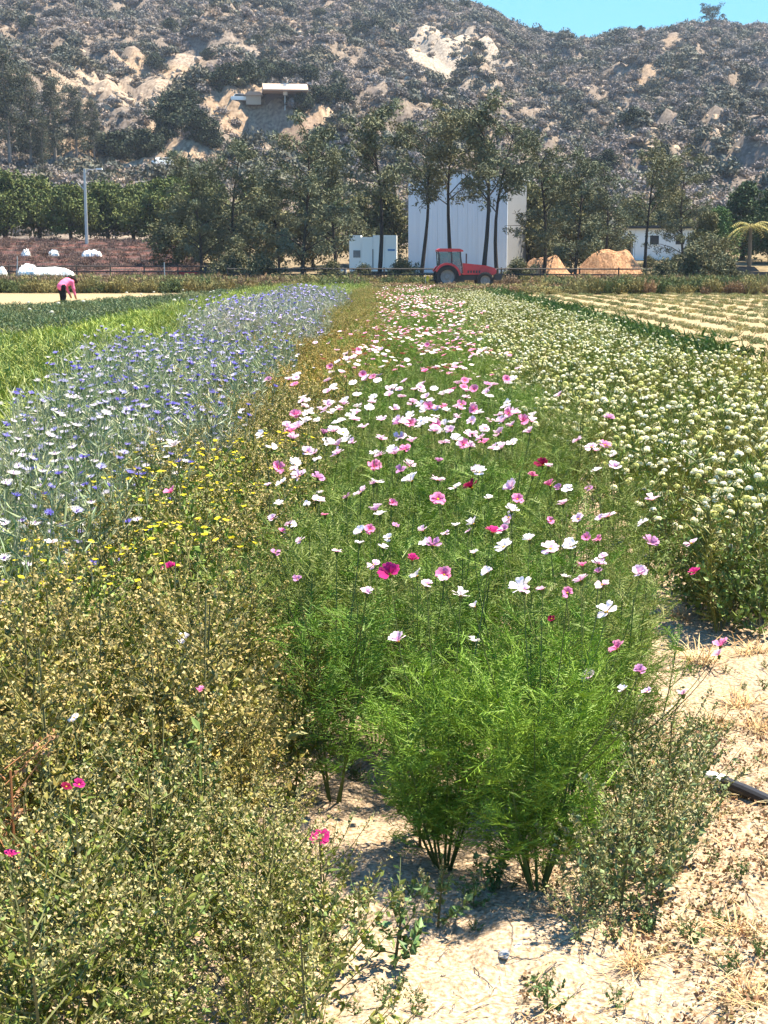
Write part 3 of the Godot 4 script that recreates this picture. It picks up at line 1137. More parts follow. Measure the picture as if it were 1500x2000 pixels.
func fence(a: Vector3, b: Vector3, n: int, label: String) -> void:
	var t := thing("rail_fence", label, "fence")
	for i in n + 1:
		var p := a.lerp(b, float(i) / n)
		var g := ground_y(p.x, p.z)
		var s := Shape.new()
		s.tube(Vector3(p.x, g - 0.2, p.z), Vector3(p.x, g + 1.5, p.z), 0.07, 0.06, 6, Color.WHITE)
		part("post", s.mesh(M.dark_rail), t)
		if i < n:
			var q := a.lerp(b, float(i + 1) / n)
			var gq := ground_y(q.x, q.z)
			for h in [0.55, 0.95, 1.38]:
				var r := Shape.new()
				r.tube(Vector3(p.x, g + h, p.z + 0.09), Vector3(q.x, gq + h, q.z + 0.09), 0.055, 0.055, 5, Color.WHITE)
				part("rail", r.mesh(M.dark_rail), t)

func grounded(px: float, py: float, d: float) -> Vector3:
	var p := far(px, py, d)
	p.y = ground_y(p.x, p.z)
	return p

func build_background() -> void:
	build_tractor()
	build_barn()
	build_house()
	build_hill_house()
	fence(Vector3(-12, 0, -115.5), Vector3(24, 0, -115.5), 12, "dark pipe rail fence along the far edge of the field")
	fence(Vector3(-36, 0, -122.5), Vector3(-14, 0, -122.5), 8, "dark rail fence in front of the red-brown plot")
	# ploughed red-brown plot with low ridges
	var f := Shape.new()
	for k in 26:
		var d := 125.0 + k * 2.1
		for j in 24:
			var xa := lerpf(-0.30, -0.135, j / 24.0) * d
			var xb := lerpf(-0.30, -0.135, (j + 1) / 24.0) * d
			var col := vary([Color(0.13, 0.065, 0.06), Color(0.10, 0.075, 0.07), Color(0.16, 0.085, 0.075)][(k * 7 + j / 5) % 3], 0.25)
			var z := [-d, -d - 0.9, -d - 2.09]
			var up := [0.06, 0.5, 0.06]
			for e in 2:
				f.quad(Vector3(xa, ground_y(xa, z[e]) + up[e], z[e]), Vector3(xa, ground_y(xa, z[e + 1]) + up[e + 1], z[e + 1]), Vector3(xb, ground_y(xb, z[e + 1]) + up[e + 1], z[e + 1]), Vector3(xb, ground_y(xb, z[e]) + up[e], z[e]), col)
	structure("ploughed_field", f.mesh(M.rock))
	# white sheets and odds and ends on the left
	var cover := thing("row_cover", "long white fabric row cover in front of the red-brown plot", "row cover", grounded(95, 540, 119.0))
	part("fabric", crumpled(2.3, 1.4, 0.9, 0.09, 4, 16).mesh(M.white_sheet), cover)
	var bulge := crumpled(0.8, 1.65, 1.0, 0.12, 5, 12)
	part("bunched_end", bulge.mesh(M.white_sheet), cover, Transform3D(Basis(), Vector3(-1.55, 0, 0.1)))
	single("white_tarp", crumpled(0.55, 1.3, 0.5, 0.4, 6).mesh(M.white_sheet), "small white tarp heap cut by the picture edge", "tarp", grounded(2, 540, 119.0))
	single("white_tarp", crumpled(1.05, 1.0, 0.7, 0.35, 7).mesh(M.white_sheet), "largest white tarp heap beside the lamp pole", "tarp", grounded(180, 500, 150.0))
	single("white_tarp", crumpled(0.55, 0.9, 0.5, 0.5, 8).mesh(M.white_sheet), "white tarp heap on the red-brown plot, middle of three", "tarp", grounded(105, 500, 150.0))
	single("white_tarp", crumpled(0.42, 0.95, 0.5, 0.6, 9).mesh(M.white_sheet), "narrow white tarp heap on the plot beside the bent pole", "tarp", grounded(51, 500, 150.0))
	var lp := grounded(170, 488, 168.0)
	utility_pole(lp, 8.6, "grey lamp pole with a side arm in front of dark trees", false)
	for b in [[24, 118.0, 0.45, 2.3, "bent grey pole leaning beside the white row cover"], [323, 112.0, -0.06, 1.9, "thin pale stake standing before the red-brown plot"]]:
		var s := Shape.new()
		stem_path(s, Vector3(0, -0.2, 0), Vector3(b[2], b[3], 0), Vector3(b[2] * 0.3, 0, 0), 0.05, 0.04, 5, Color.WHITE, 6)
		single("stake", s.mesh(M.galvanised), b[4], "stake", grounded(b[0], 540, b[1]))
	car(grounded(425, 528, 127.0), 1.35, M.charcoal, "dark_car", "dark car parked under the grey-green trees", 1.0)
	car(grounded(1458, 532, 127.0), 0.1, M.charcoal, "dark_car", "dark car half hidden at the foot of the right-hand trees", 0.85)
	var cart := thing("cart", "small red farm cart beside the dark car", "cart", grounded(368, 528, 124.0))
	var cb := Shape.new()
	cb.box(Vector3(-0.8, 0.45, -0.5), Vector3(0.8, 0.85, 0.5), Color.WHITE)
	cb.tube(Vector3(0.8, 0.5, 0), Vector3(1.6, 0.35, 0), 0.04, 0.04, 5, Color.WHITE)
	part("bed", cb.mesh(M.tractor_red), cart)
	for s in [-1, 1]:
		wheel(cart, Vector3(0, 0.35, 0.6 * s), 0.35, 0.16)
	# white trailer and tote behind the fence
	var tr := thing("cargo_trailer", "white cargo trailer half hidden behind tree trunks", "trailer", grounded(682, 528, 127.0), -0.04)
	for k in 4:
		var b := Shape.new()
		b.box(Vector3(k * 1.0 + 0.01, 0.75, -2.0), Vector3(k * 1.0 + 0.99, 3.75 if k != 1 else 3.6, 0), Color.WHITE)
		part("side_panel", b.mesh(M.white_sheet), tr)
	var dr := Shape.new()
	dr.box(Vector3(1.95, 1.0, 0.004), Vector3(2.05, 2.6, 0.03), Color.WHITE)
	dr.box(Vector3(0.35, 1.9, 0.004), Vector3(0.95, 2.5, 0.03), Color.WHITE)
	part("hatch", dr.mesh(M.rim_grey), tr)
	var bl := Shape.new()
	bl.box(Vector3(3.25, 2.45, 0.004), Vector3(3.85, 2.6, 0.03), Color.WHITE)
	part("blue_sign", bl.mesh(M.blue_plastic), tr)
	var ch := Shape.new()
	ch.box(Vector3(0.02, 0.5, -1.9), Vector3(3.98, 0.74, -0.1), Color.WHITE)
	part("chassis", ch.mesh(M.charcoal), tr)
	for s in [-1.8, -0.15]:
		for x in [1.4, 2.3]:
			wheel(tr, Vector3(x, 0.4, s), 0.4, 0.24)
	var tote := thing("liquid_tote", "square white liquid tote standing beside the trailer", "tote", grounded(668, 530, 124.0))
	var tb := Shape.new()
	tb.box(Vector3(-0.38, 0.14, -0.4), Vector3(0.38, 1.2, 0.4), Color.WHITE)
	part("tank", tb.mesh(M.white_sheet), tote)
	var tc := Shape.new()
	tc.box(Vector3(-0.42, 0, -0.44), Vector3(0.42, 0.13, 0.44), Color.WHITE)
	part("pallet", tc.mesh(M.wall_tan), tote)
	var tl := Shape.new()
	tl.tube(Vector3(0, 1.19, 0), Vector3(0, 1.28, 0), 0.12, 0.12, 10, Color.WHITE)
	part("cap", tl.mesh(M.charcoal), tote)
	# dirt piles
	single("dirt_pile", mound(3.6, 2.3, 2.5, 3, Color(0.50, 0.29, 0.17)), "broad orange-tan dirt pile in front of the white building", "dirt pile", grounded(1190, 530, 131.0) - Vector3(0, 0.05, 0))
	single("dirt_pile", mound(2.8, 1.8, 2.2, 14, Color(0.48, 0.29, 0.18)), "lower orange-tan dirt pile beside the barn", "dirt pile", grounded(1060, 530, 130.0) - Vector3(0, 0.05, 0))
	var co := thing("cooler_box", "blue cooler box with a white lid at the bare field's edge", "cooler", grounded(1131, 575, 92.0))
	var c1 := Shape.new()
	c1.box(Vector3(-0.3, 0, -0.2), Vector3(0.3, 0.3, 0.2), Color.WHITE)
	part("box", c1.mesh(M.blue_plastic), co)
	var c2 := Shape.new()
	prism(c2, [Vector2(-0.32, 0.305), Vector2(0.32, 0.305), Vector2(0.28, 0.42), Vector2(-0.28, 0.42)], -0.22, 0.22, Color.WHITE)
	part("lid", c2.mesh(M.white_sheet), co)
	var mk := thing("marker_flag", "small yellow marker flag beside the tractor's rear wheel", "flag", grounded(831, 560, 104.0))
	var k1 := Shape.new()
	k1.tube(Vector3.ZERO, Vector3(0, 1.05, 0), 0.015, 0.015, 5, Color.WHITE)
	part("staff", k1.mesh(M.galvanised), mk)
	var k2 := Shape.new()
	k2.leaf(Vector3(0.01, 0.7, 0), Vector3(0.26, 0.1, 0.05), Vector3(0, 0.24, 0), Vector3(0, 0, 0.03), Color.WHITE)
	part("flag", k2.mesh(M.yellow_paint), mk)
	build_person()


func build_person() -> void:
	# someone bending over the crop, back to the path
	var at := grounded(121, 592, 58.0)
	var J := {"hip": [Vector3(0, 0.84, 0), 0.15], "belly": [Vector3(0.12, 0.93, 0), 0.15], "chest": [Vector3(0.32, 1.0, 0), 0.16], "neck": [Vector3(0.48, 1.04, 0.0), 0.06], "head": [Vector3(0.58, 1.05, 0), 0.1],
		"hl": [Vector3(0, 0.82, 0.09), 0.1], "kl": [Vector3(0.05, 0.46, 0.1), 0.07], "al": [Vector3(0, 0.08, 0.1), 0.05], "tl": [Vector3(0.16, 0.04, 0.12), 0.035],
		"hr": [Vector3(0, 0.82, -0.09), 0.1], "kr": [Vector3(0.1, 0.46, -0.1), 0.07], "ar": [Vector3(0.06, 0.08, -0.1), 0.05], "tr": [Vector3(0.22, 0.04, -0.12), 0.035],
		"sl": [Vector3(0.38, 1.0, 0.18), 0.075], "el": [Vector3(0.42, 0.74, 0.22), 0.05], "wl": [Vector3(0.5, 0.52, 0.2), 0.034], "fl": [Vector3(0.53, 0.43, 0.19), 0.026],
		"sr": [Vector3(0.38, 1.0, -0.18), 0.075], "er": [Vector3(0.47, 0.75, -0.22), 0.05], "wr": [Vector3(0.56, 0.55, -0.18), 0.034], "fr": [Vector3(0.6, 0.46, -0.16), 0.026]}
	var skin := Color(0.36, 0.19, 0.12)
	var shirt := Color(0.78, 0.17, 0.32)
	var trousers := Color(0.012, 0.012, 0.016)
	var bones := []
	for b in [["hip", "belly", shirt], ["belly", "chest", shirt], ["chest", "neck", shirt], ["neck", "head", skin], ["hl", "kl", trousers], ["kl", "al", trousers], ["al", "tl", trousers], ["hr", "kr", trousers], ["kr", "ar", trousers], ["ar", "tr", trousers],
			["hl", "hr", trousers], ["sl", "el", shirt], ["el", "wl", shirt], ["wl", "fl", skin], ["sr", "er", shirt], ["er", "wr", shirt], ["wr", "fr", skin], ["sl", "sr", shirt]]:
		bones.append([J[b[0]][0], J[b[1]][0], J[b[0]][1], J[b[1]][1], b[2]])
	for f in 4:
		bones.append([J.fl[0], J.fl[0] + Vector3(0.03 + 0.005 * f, -0.075, -0.024 + 0.016 * f), 0.011, 0.008, skin])
		bones.append([J.fr[0], J.fr[0] + Vector3(0.03 + 0.005 * f, -0.075, -0.024 + 0.016 * f), 0.011, 0.008, skin])
	var t := thing("person", "person in pink shirt and black trousers bending over the green crop", "person", at, 0.95)
	part("body", flesh(bones, 0.022, Vector3(-0.24, -0.03, -0.34), Vector3(0.8, 1.26, 0.34)).mesh(M.cloth, true), t)
	var hat := Shape.new()
	lathe(hat, [[0.0, 0.13], [0.07, 0.125], [0.1, 0.04], [0.105, 0.0], [0.22, -0.03], [0.225, -0.04], [0.1, -0.015]], 16, Color(0.03, 0.02, 0.02))
	part("hat", hat.mesh(M.cloth), t, Transform3D(Basis(Vector3.BACK, -0.6) * Basis(Vector3.RIGHT, -PI / 2), Vector3(0.61, 1.1, 0)))

func flesh(bones: Array, cell: float, lo: Vector3, hi: Vector3) -> Shape:
	# surface nets over the smooth union of tapered capsules
	var n := Vector3i(((hi - lo) / cell).ceil()) + Vector3i.ONE
	var field := PackedFloat32Array()
	field.resize(n.x * n.y * n.z)
	for z in n.z:
		for y in n.y:
			for x in n.x:
				var p := lo + Vector3(x, y, z) * cell
				var sum := 0.0
				for b in bones:
					var ab: Vector3 = b[1] - b[0]
					var q: float = clampf((p - b[0]).dot(ab) / ab.length_squared(), 0, 1)
					var dist: float = p.distance_to(b[0] + ab * q) - lerpf(b[2], b[3], q)
					sum += exp(-dist * 55.0)
				field[x + n.x * (y + n.y * z)] = -log(sum + 1e-30) / 55.0
	var sh := Shape.new()
	var at := {}
	for z in n.z - 1:
		for y in n.y - 1:
			for x in n.x - 1:
				var total := Vector3.ZERO
				var k := 0
				for e in [[0, 0, 0, 1, 0, 0], [0, 1, 0, 1, 1, 0], [0, 0, 1, 1, 0, 1], [0, 1, 1, 1, 1, 1], [0, 0, 0, 0, 1, 0], [1, 0, 0, 1, 1, 0], [0, 0, 1, 0, 1, 1], [1, 0, 1, 1, 1, 1], [0, 0, 0, 0, 0, 1], [1, 0, 0, 1, 0, 1], [0, 1, 0, 0, 1, 1], [1, 1, 0, 1, 1, 1]]:
					var a: float = field[x + e[0] + n.x * (y + e[1] + n.y * (z + e[2]))]
					var b: float = field[x + e[3] + n.x * (y + e[4] + n.y * (z + e[5]))]
					if (a < 0.0) != (b < 0.0):
						total += Vector3(e[0], e[1], e[2]).lerp(Vector3(e[3], e[4], e[5]), a / (a - b))
						k += 1
				if k:
					at[Vector3i(x, y, z)] = lo + (Vector3(x, y, z) + total / k) * cell
	for c in at:
		for axis in 3:
			var step := Vector3i.ZERO
			step[axis] = 1
			var d: Vector3i = c + step
			var a: float = field[c.x + n.x * (c.y + n.y * c.z)]
			var b: float = field[d.x + n.x * (d.y + n.y * d.z)]
			if (a < 0.0) == (b < 0.0):
				continue
			var u := Vector3i.ZERO
			var w := Vector3i.ZERO
			u[(axis + 1) % 3] = 1
			w[(axis + 2) % 3] = 1
			if at.has(c - u) and at.has(c - w) and at.has(c - u - w):
				var col: Color = bones[0][4]
				var best := 9.0
				for e in bones:
					var ab: Vector3 = e[1] - e[0]
					var q: float = clampf((at[c] - e[0]).dot(ab) / ab.length_squared(), 0, 1)
					var dist: float = at[c].distance_to(e[0] + ab * q) - lerpf(e[2], e[3], q)
					if dist < best:
						best = dist
						col = e[4]
				if a < 0.0:
					sh.quad(at[c], at[c - w], at[c - u - w], at[c - u], col)
				else:
					sh.quad(at[c], at[c - u], at[c - u - w], at[c - w], col)
	return sh


# ---------------------------------------------------------------- the tree line
func build_trees() -> void:
	var wispy := []
	for k in 7:
		var bare_foot := k > 3
		wispy.append({"h": 14.0, "trunk": 0.9, "r": 0.2, "twist": rng.randf() * 6.0, "lean": rng.randf_range(0.05, 0.11), "limbs": rng.randi_range(15, 20) if bare_foot else rng.randi_range(22, 27), "low": 0.48 if bare_foot else 0.16, "spread": rng.randf_range(3.6, 4.8), "taper": rng.randf_range(0.1, 0.4), "rise": rng.randf_range(0.3, 0.7), "round": false, "clumps": 6, "clump": 0.7, "flat": 0.7, "leaves": 50, "leaf": 0.34, "narrow": 0.17, "droop": 0.3, "col": Color(0.16, 0.16, 0.095).lerp(Color(0.12, 0.135, 0.085), rng.randf()), "bark": Color(0.045, 0.038, 0.034)})
	var dark := []
	for k in 3:
		dark.append({"h": 9.5, "trunk": 0.75, "r": 0.3, "twist": rng.randf() * 6.0, "lean": 0.05, "limbs": 50, "low": 0.16, "spread": 5.6, "taper": 0.2, "rise": 0.42, "round": true, "clumps": 6, "clump": 1.05, "flat": 0.8, "leaves": 42, "leaf": 0.4, "narrow": 0.3, "droop": 0.6, "col": Color(0.095, 0.12, 0.036), "bark": Color(0.05, 0.042, 0.036)})
	var olives := []
	for k in 2:
		olives.append({"h": 7.5, "trunk": 0.8, "r": 0.16, "twist": rng.randf() * 6.0, "lean": 0.08, "limbs": 36, "low": 0.08, "spread": 3.2, "taper": 0.35, "rise": 0.35, "round": true, "clumps": 6, "clump": 0.75, "flat": 0.85, "leaves": 40, "leaf": 0.32, "narrow": 0.22, "droop": 0.3, "col": Color(0.15, 0.15, 0.075) if k else Color(0.12, 0.125, 0.06), "bark": Color(0.05, 0.042, 0.036)})
	var oak := []
	for k in 3:
		oak.append({"h": 7.0, "trunk": 0.7, "r": 0.28, "twist": rng.randf() * 6.0, "lean": 0.05, "limbs": 26, "low": 0.14, "spread": 3.9, "taper": 0.2, "rise": 0.4, "round": true, "clumps": 6, "clump": 1.0, "flat": 0.75, "leaves": 40, "leaf": 0.42, "narrow": 0.4, "droop": 0.1, "col": Color(0.042, 0.056, 0.034), "bark": Color(0.06, 0.05, 0.04)})
	var green := []
	for k in 2:
		green.append({"h": 9.5, "trunk": 0.75, "r": 0.3, "twist": rng.randf() * 6.0, "lean": 0.04, "limbs": 40, "low": 0.08, "spread": 3.9, "taper": 0.25, "rise": 0.4, "round": true, "clumps": 7, "clump": 0.8, "flat": 0.85, "leaves": 32, "leaf": 0.3, "narrow": 0.4, "droop": 0.2, "col": Color(0.07, 0.125, 0.04) if k else Color(0.05, 0.08, 0.034), "bark": Color(0.05, 0.042, 0.036)})
	var gum := []
	for k in 2:
		gum.append({"h": 26.0, "trunk": 0.95, "r": 0.5, "twist": rng.randf() * 6.0, "lean": 0.03, "limbs": 34, "low": 0.18, "spread": 4.6, "taper": 0.4, "rise": 0.5, "round": false, "clumps": 6, "clump": 1.5, "flat": 0.9, "leaves": 40, "leaf": 0.5, "narrow": 0.22, "droop": 0.8, "col": Color(0.075, 0.085, 0.06), "bark": Color(0.2, 0.17, 0.15)})
	# middle: wispy grey-green trees behind the rail fence: [x, top, d, label]
	var wisp := 0
	for a in [[392, 292, 124.0, "grey-green wispy tree above the dark car"], [462, 268, 126.0, "grey-green wispy tree just beyond the dark car"], [590, 236, 118.0, "wispy tree with a thick dark trunk before the trailer's far end"], [545, 330, 128.0, "short wispy tree filling the gap beside the trailer"],
			[655, 262, 130.0, "wispy tree rising behind the liquid tote"], [740, 205, 121.0, "tall wispy tree whose trunk crosses the white trailer"], [822, 238, 125.0, "thin wispy tree crossing the barn's outer edge"], [882, 218, 124.0, "wispy tree whose dark trunk stands before the middle of the barn"],
			[942, 190, 120.0, "tallest wispy tree, in front of the barn's shaded corner"], [972, 240, 122.0, "wispy tree beside the tallest one at the barn's corner"], [1062, 268, 127.0, "wispy tree over the lower dirt pile"], [1122, 292, 122.0, "wispy tree with a dark trunk between the two dirt piles"],
			[1178, 310, 134.0, "wispy tree behind the broad dirt pile"], [1260, 288, 117.0, "wispy tree with a dark forked trunk before the white building"], [1335, 322, 133.0, "wispy tree over the white building's roof"]]:
		var at := grounded(a[0], 540, a[2])
		tree("wispy_tree", wispy[4 + wisp % 3 if a[0] in [740, 822, 882, 942, 972, 1260] else wisp % 4], a[3], at, (EYE + (HORIZON - a[1]) * a[2] / F - at.y) / 14.2, "wispy trees behind the rail fence")
		wisp += 1
	for a in [[350, 372, 140.0, "short olive tree behind the red farm cart"], [428, 352, 142.0, "short olive tree behind the dark car"], [505, 345, 138.0, "short olive tree behind the thick dark trunk's near side"], [612, 350, 141.0, "short olive tree beside the trailer's far end"], [690, 362, 145.0, "short olive tree whose top shows over the trailer"], [765, 352, 144.0, "short olive tree between trailer and barn"], [1030, 340, 143.0, "short olive tree at the barn's shaded side"], [1100, 350, 139.0, "short olive tree behind the gap between the dirt piles"], [1165, 365, 141.0, "short olive tree behind the broad dirt pile"], [1225, 372, 165.0, "short olive tree over the white building's porch"], [1310, 360, 166.0, "short olive tree over the white building's far end"], [1385, 400, 142.0, "short olive tree beside the bright green one"]]:
		var at := grounded(a[0], 540, a[2])
		var t := tree("olive_tree", olives[rng.randi() % 2], a[3], at, (EYE + (HORIZON - a[1]) * a[2] / F - at.y) / 7.4, "short olive trees filling the tree line")
	# left: dark rounded trees behind the red-brown plot
	var k := 0
	for a in [[-60, 330], [12, 322], [78, 338], [140, 352], [212, 346], [262, 352], [312, 340], [362, 330], [410, 345]]:
		var at := grounded(a[0], 488, 178.0 + (k % 3) * 4.0)
		tree("dark_tree", dark[k % 3], "dark rounded tree behind the red-brown plot, %s in its row" % ordinal(k), at, (EYE + (HORIZON - a[1]) * -at.z / F - at.y) / 9.2, "row of dark trees behind the plot")
		k += 1
	# right: dense green trees
	for a in [[1395, 385, 146.0, 1, "bright green bushy tree beside the white building"], [1450, 335, 156.0, 0, "dark green dense tree, tallest at the right"], [1505, 345, 150.0, 0, "dark green dense tree cut by the picture's edge"], [1555, 360, 150.0, 1, "green dense tree beyond the picture's edge tree"],
			[1090, 318, 165.0, 1, "green bushy tree behind the lower dirt pile"], [1020, 330, 170.0, 0, "dark green bushy tree behind the barn"], [640, 345, 165.0, 0, "dark green bushy tree behind the trailer"], [500, 330, 170.0, 0, "dark green bushy tree behind the short wispy tree"], [1300, 350, 172.0, 0, "dark green bushy tree behind the white building"]]:
		var at := grounded(a[0], 500, a[2])
		tree("bushy_tree", green[a[3]], a[4], at, (EYE + (HORIZON - a[1]) * a[2] / F - at.y) / 9.4, "bushy green trees")
	# bushes at the field's edge
	var bush := {"h": 3.6, "trunk": 0.6, "r": 0.09, "twist": 1.0, "lean": 0.05, "limbs": 26, "low": 0.05, "spread": 2.1, "taper": 0.3, "rise": 0.5, "round": true, "clumps": 6, "clump": 0.45, "flat": 0.9, "leaves": 30, "leaf": 0.2, "narrow": 0.28, "droop": 0.1, "col": Color(0.12, 0.12, 0.065), "bark": Color(0.06, 0.05, 0.04)}
	for a in [[1355, 455, 113.0, "large olive bush in front of the white building"], [1300, 490, 112.0, "smaller olive bush beside the forked trunk"], [1418, 480, 114.0, "olive bush at the foot of the bright green tree"], [505, 478, 116.0, "olive bush beside the thick dark trunk"], [650, 495, 117.0, "low olive bush in front of the liquid tote"], [712, 504, 118.0, "low olive bush in front of the trailer's wheels"], [785, 488, 120.0, "olive bush between the trailer and the barn"], [460, 470, 120.0, "olive bush in front of the dark car"], [1010, 490, 117.0, "low olive bush beyond the tractor's nose"], [1215, 494, 140.0, "low olive bush at the white building's porch"], [1265, 492, 141.0, "low olive bush under the white building's wall"], [1322, 488, 140.0, "low olive bush at the white building's far end"]]:
		var at := grounded(a[0], 545, a[2])
		var t := tree("olive_bush", bush, a[3], at, (EYE + (HORIZON - a[1]) * a[2] / F - at.y) / 3.4, "olive bushes at the field edge")
		t.set_meta("category", "bush")
	# a dry palm
	var pa := grounded(1464, 500, 140.0)
	var palm := thing("palm_tree", "yellowed palm with drooping fronds among the right-hand trees", "tree", pa)
	var tr := Shape.new()
	tr.tube(Vector3(0, -0.2, 0), Vector3(0, 4.0, 0), 0.2, 0.16, 8, Color(0.14, 0.11, 0.08))
	part("trunk", tr.mesh(M.bark), palm)
	for i in 16:
		var fr := Shape.new()
		var a := TAU * i / 16.0
		var dir := Vector3(cos(a), 0, sin(a))
		var lift := rng.randf_range(0.2, 1.3)
		for j in 12:
			var u := (j + 1) / 12.0
			var p := Vector3(0, 4.0, 0) + dir * u * 2.0 + Vector3(0, lift * u * 1.6 - 1.7 * u * u, 0)
			var q := Vector3(0, 4.0, 0) + dir * (u - 0.083) * 2.0 + Vector3(0, lift * (u - 0.083) * 1.6 - 1.7 * (u - 0.083) * (u - 0.083), 0)
			fr.tube(q, p, 0.03, 0.02, 3, Color(0.3, 0.25, 0.1))
			for s in [-1, 1]:
				var side: Vector3 = dir.cross(Vector3.UP) * s
				fr.blade(p, p + side * 0.45 + Vector3(0, -0.2, 0) + dir * 0.2, dir * 0.05, vary(Color(0.3, 0.27, 0.09), 0.2))
		part("frond", fr.mesh(M.crown), palm)
	# on the hillside: oaks [x, foot, size of the crown] and tall gums
	for a in [[440, 186, 62], [478, 172, 52], [520, 164, 48], [560, 160, 44], [598, 168, 44], [624, 214, 52], [660, 208, 48], [585, 222, 40], [655, 172, 34], [350, 236, 62], [335, 262, 66], [385, 274, 60], [365, 215, 45], [232, 322, 70], [278, 312, 60], [318, 292, 52], [405, 292, 48], [205, 312, 50], [300, 135, 34], [405, 118, 24], [500, 92, 24], [120, 118, 30], [875, 198, 26], [1040, 172, 22], [700, 72, 34], [735, 60, 28], [1240, 246, 40], [870, 66, 18], [760, 10, 20], [905, 22, 22], [985, 66, 20], [1110, 82, 16], [1210, 72, 14], [1250, 64, 14], [830, 14, 16], [1075, 80, 14], [60, 60, 30], [620, 40, 26], [330, 60, 26], [930, 100, 22], [1290, 330, 50], [1190, 330, 40]]:
		var p := hill_at(a[0], a[1])
		var s: float = a[2] * -p.z / F / 6.0
		tree("oak_tree", oak[rng.randi() % 3], "dark oak %s" % oak_place(a[0], a[1]), p - Vector3(0, 0.4 * s, 0), s, "dark oaks on the hillside")
	k = 0
	for a in [[20, 330, 225], [62, 338, 190], [110, 330, 170], [150, 322, 150], [185, 316, 118], [-30, 320, 200], [85, 345, 110]]:
		var p := hill_at(a[0], a[1])
		tree("gum_tree", gum[rng.randi() % 2], "grey-green gum tree at the hill foot, %s tallest of its group" % ["", "third", "fourth", "fifth", "sixth", "second", "seventh"][k], p, a[2] * -p.z / F / 26.5, "tall gum trees at the left")
		k += 1
	var rp := hill_at(1388, 56)
	tree("ridge_tree", {"h": 8.0, "trunk": 0.75, "r": 0.26, "twist": 2.0, "lean": 0.08, "limbs": 13, "low": 0.4, "spread": 4.4, "taper": 0.2, "rise": 0.6, "round": false, "clumps": 4, "clump": 1.0, "flat": 0.6, "leaves": 40, "leaf": 0.4, "narrow": 0.35, "droop": 0.1, "col": Color(0.06, 0.075, 0.05), "bark": Color(0.06, 0.05, 0.04)}, "lone spreading tree standing on the skyline ridge", rp - Vector3(0, 0.5, 0), 44.0 * -rp.z / F / 7.4)


# ---------------------------------------------------------------- planting
func spots(d0: float, d1: float, step: float, grow: float, lo: Callable, hi: Callable) -> Array:
	var out := []
	var d := d0
	while d < d1:
		var s := step * (1.0 + d * grow)
		var a: float = lo.call(d)
		var b: float = hi.call(d)
		var x := a
		while x < b:
			var dd := d + rng.randf_range(-0.5, 0.5) * s
			out.append(Vector2(x + rng.randf_range(-0.5, 0.5) * s + lane(dd), -dd))
			x += s
		d += s
	return out

func grow(called: String, recipe: Array, label: String, category: String, p: Vector2, s: float, group: String, tall := 1.0) -> Node3D:
	var t := thing(called, label, category, Vector3.ZERO, 0.0, group)
	t.transform = put(p.x, p.y, s, tall)
	for r in recipe:
		part(r[0], r[1], t, r[2])
	return t

func ordinal(n: int) -> String:
	return ["first", "second", "third", "fourth", "fifth", "sixth", "seventh", "eighth", "ninth", "tenth", "eleventh", "twelfth", "thirteenth", "fourteenth", "fifteenth", "sixteenth", "seventeenth", "eighteenth", "nineteenth", "twentieth"][clampi(n, 0, 19)]

func rank(d: float, d0: float, step: float) -> String:
	return "%s rank back" % ordinal(int(maxf(0.0, d - d0) / step))

func tell_apart() -> void:
	# plants that still share a label are told apart by their order across the picture
	var same := {}
	for o in get_children():
		if o.has_meta("label") and o.get_meta("category") in ["weed", "flower plant", "grass clump"]:
			same.get_or_add(o.get_meta("label"), []).append(o)
	for l in same:
		var row: Array = same[l]
		if row.size() < 2 or row.size() > 20:
			continue
		row.sort_custom(func(a, b): return a.position.x / a.position.z > b.position.x / b.position.z)
		for i in row.size():
			row[i].set_meta("label", "%s, %s from left" % [l, ordinal(i)])

func merged(recipe_shapes: Array, m: Material) -> Mesh:
	var sh := Shape.new()
	for r in recipe_shapes:
		sh.add(r[0], r[1])
	return sh.mesh(m)

func upright(at: Vector3, tilt := 0.5) -> Transform3D:
	return Transform3D(Basis(Vector3(rng.randf_range(-1, 1), 0, rng.randf_range(-1, 1)).normalized(), rng.randf() * tilt) * Basis(Vector3.UP, rng.randf() * TAU), at)


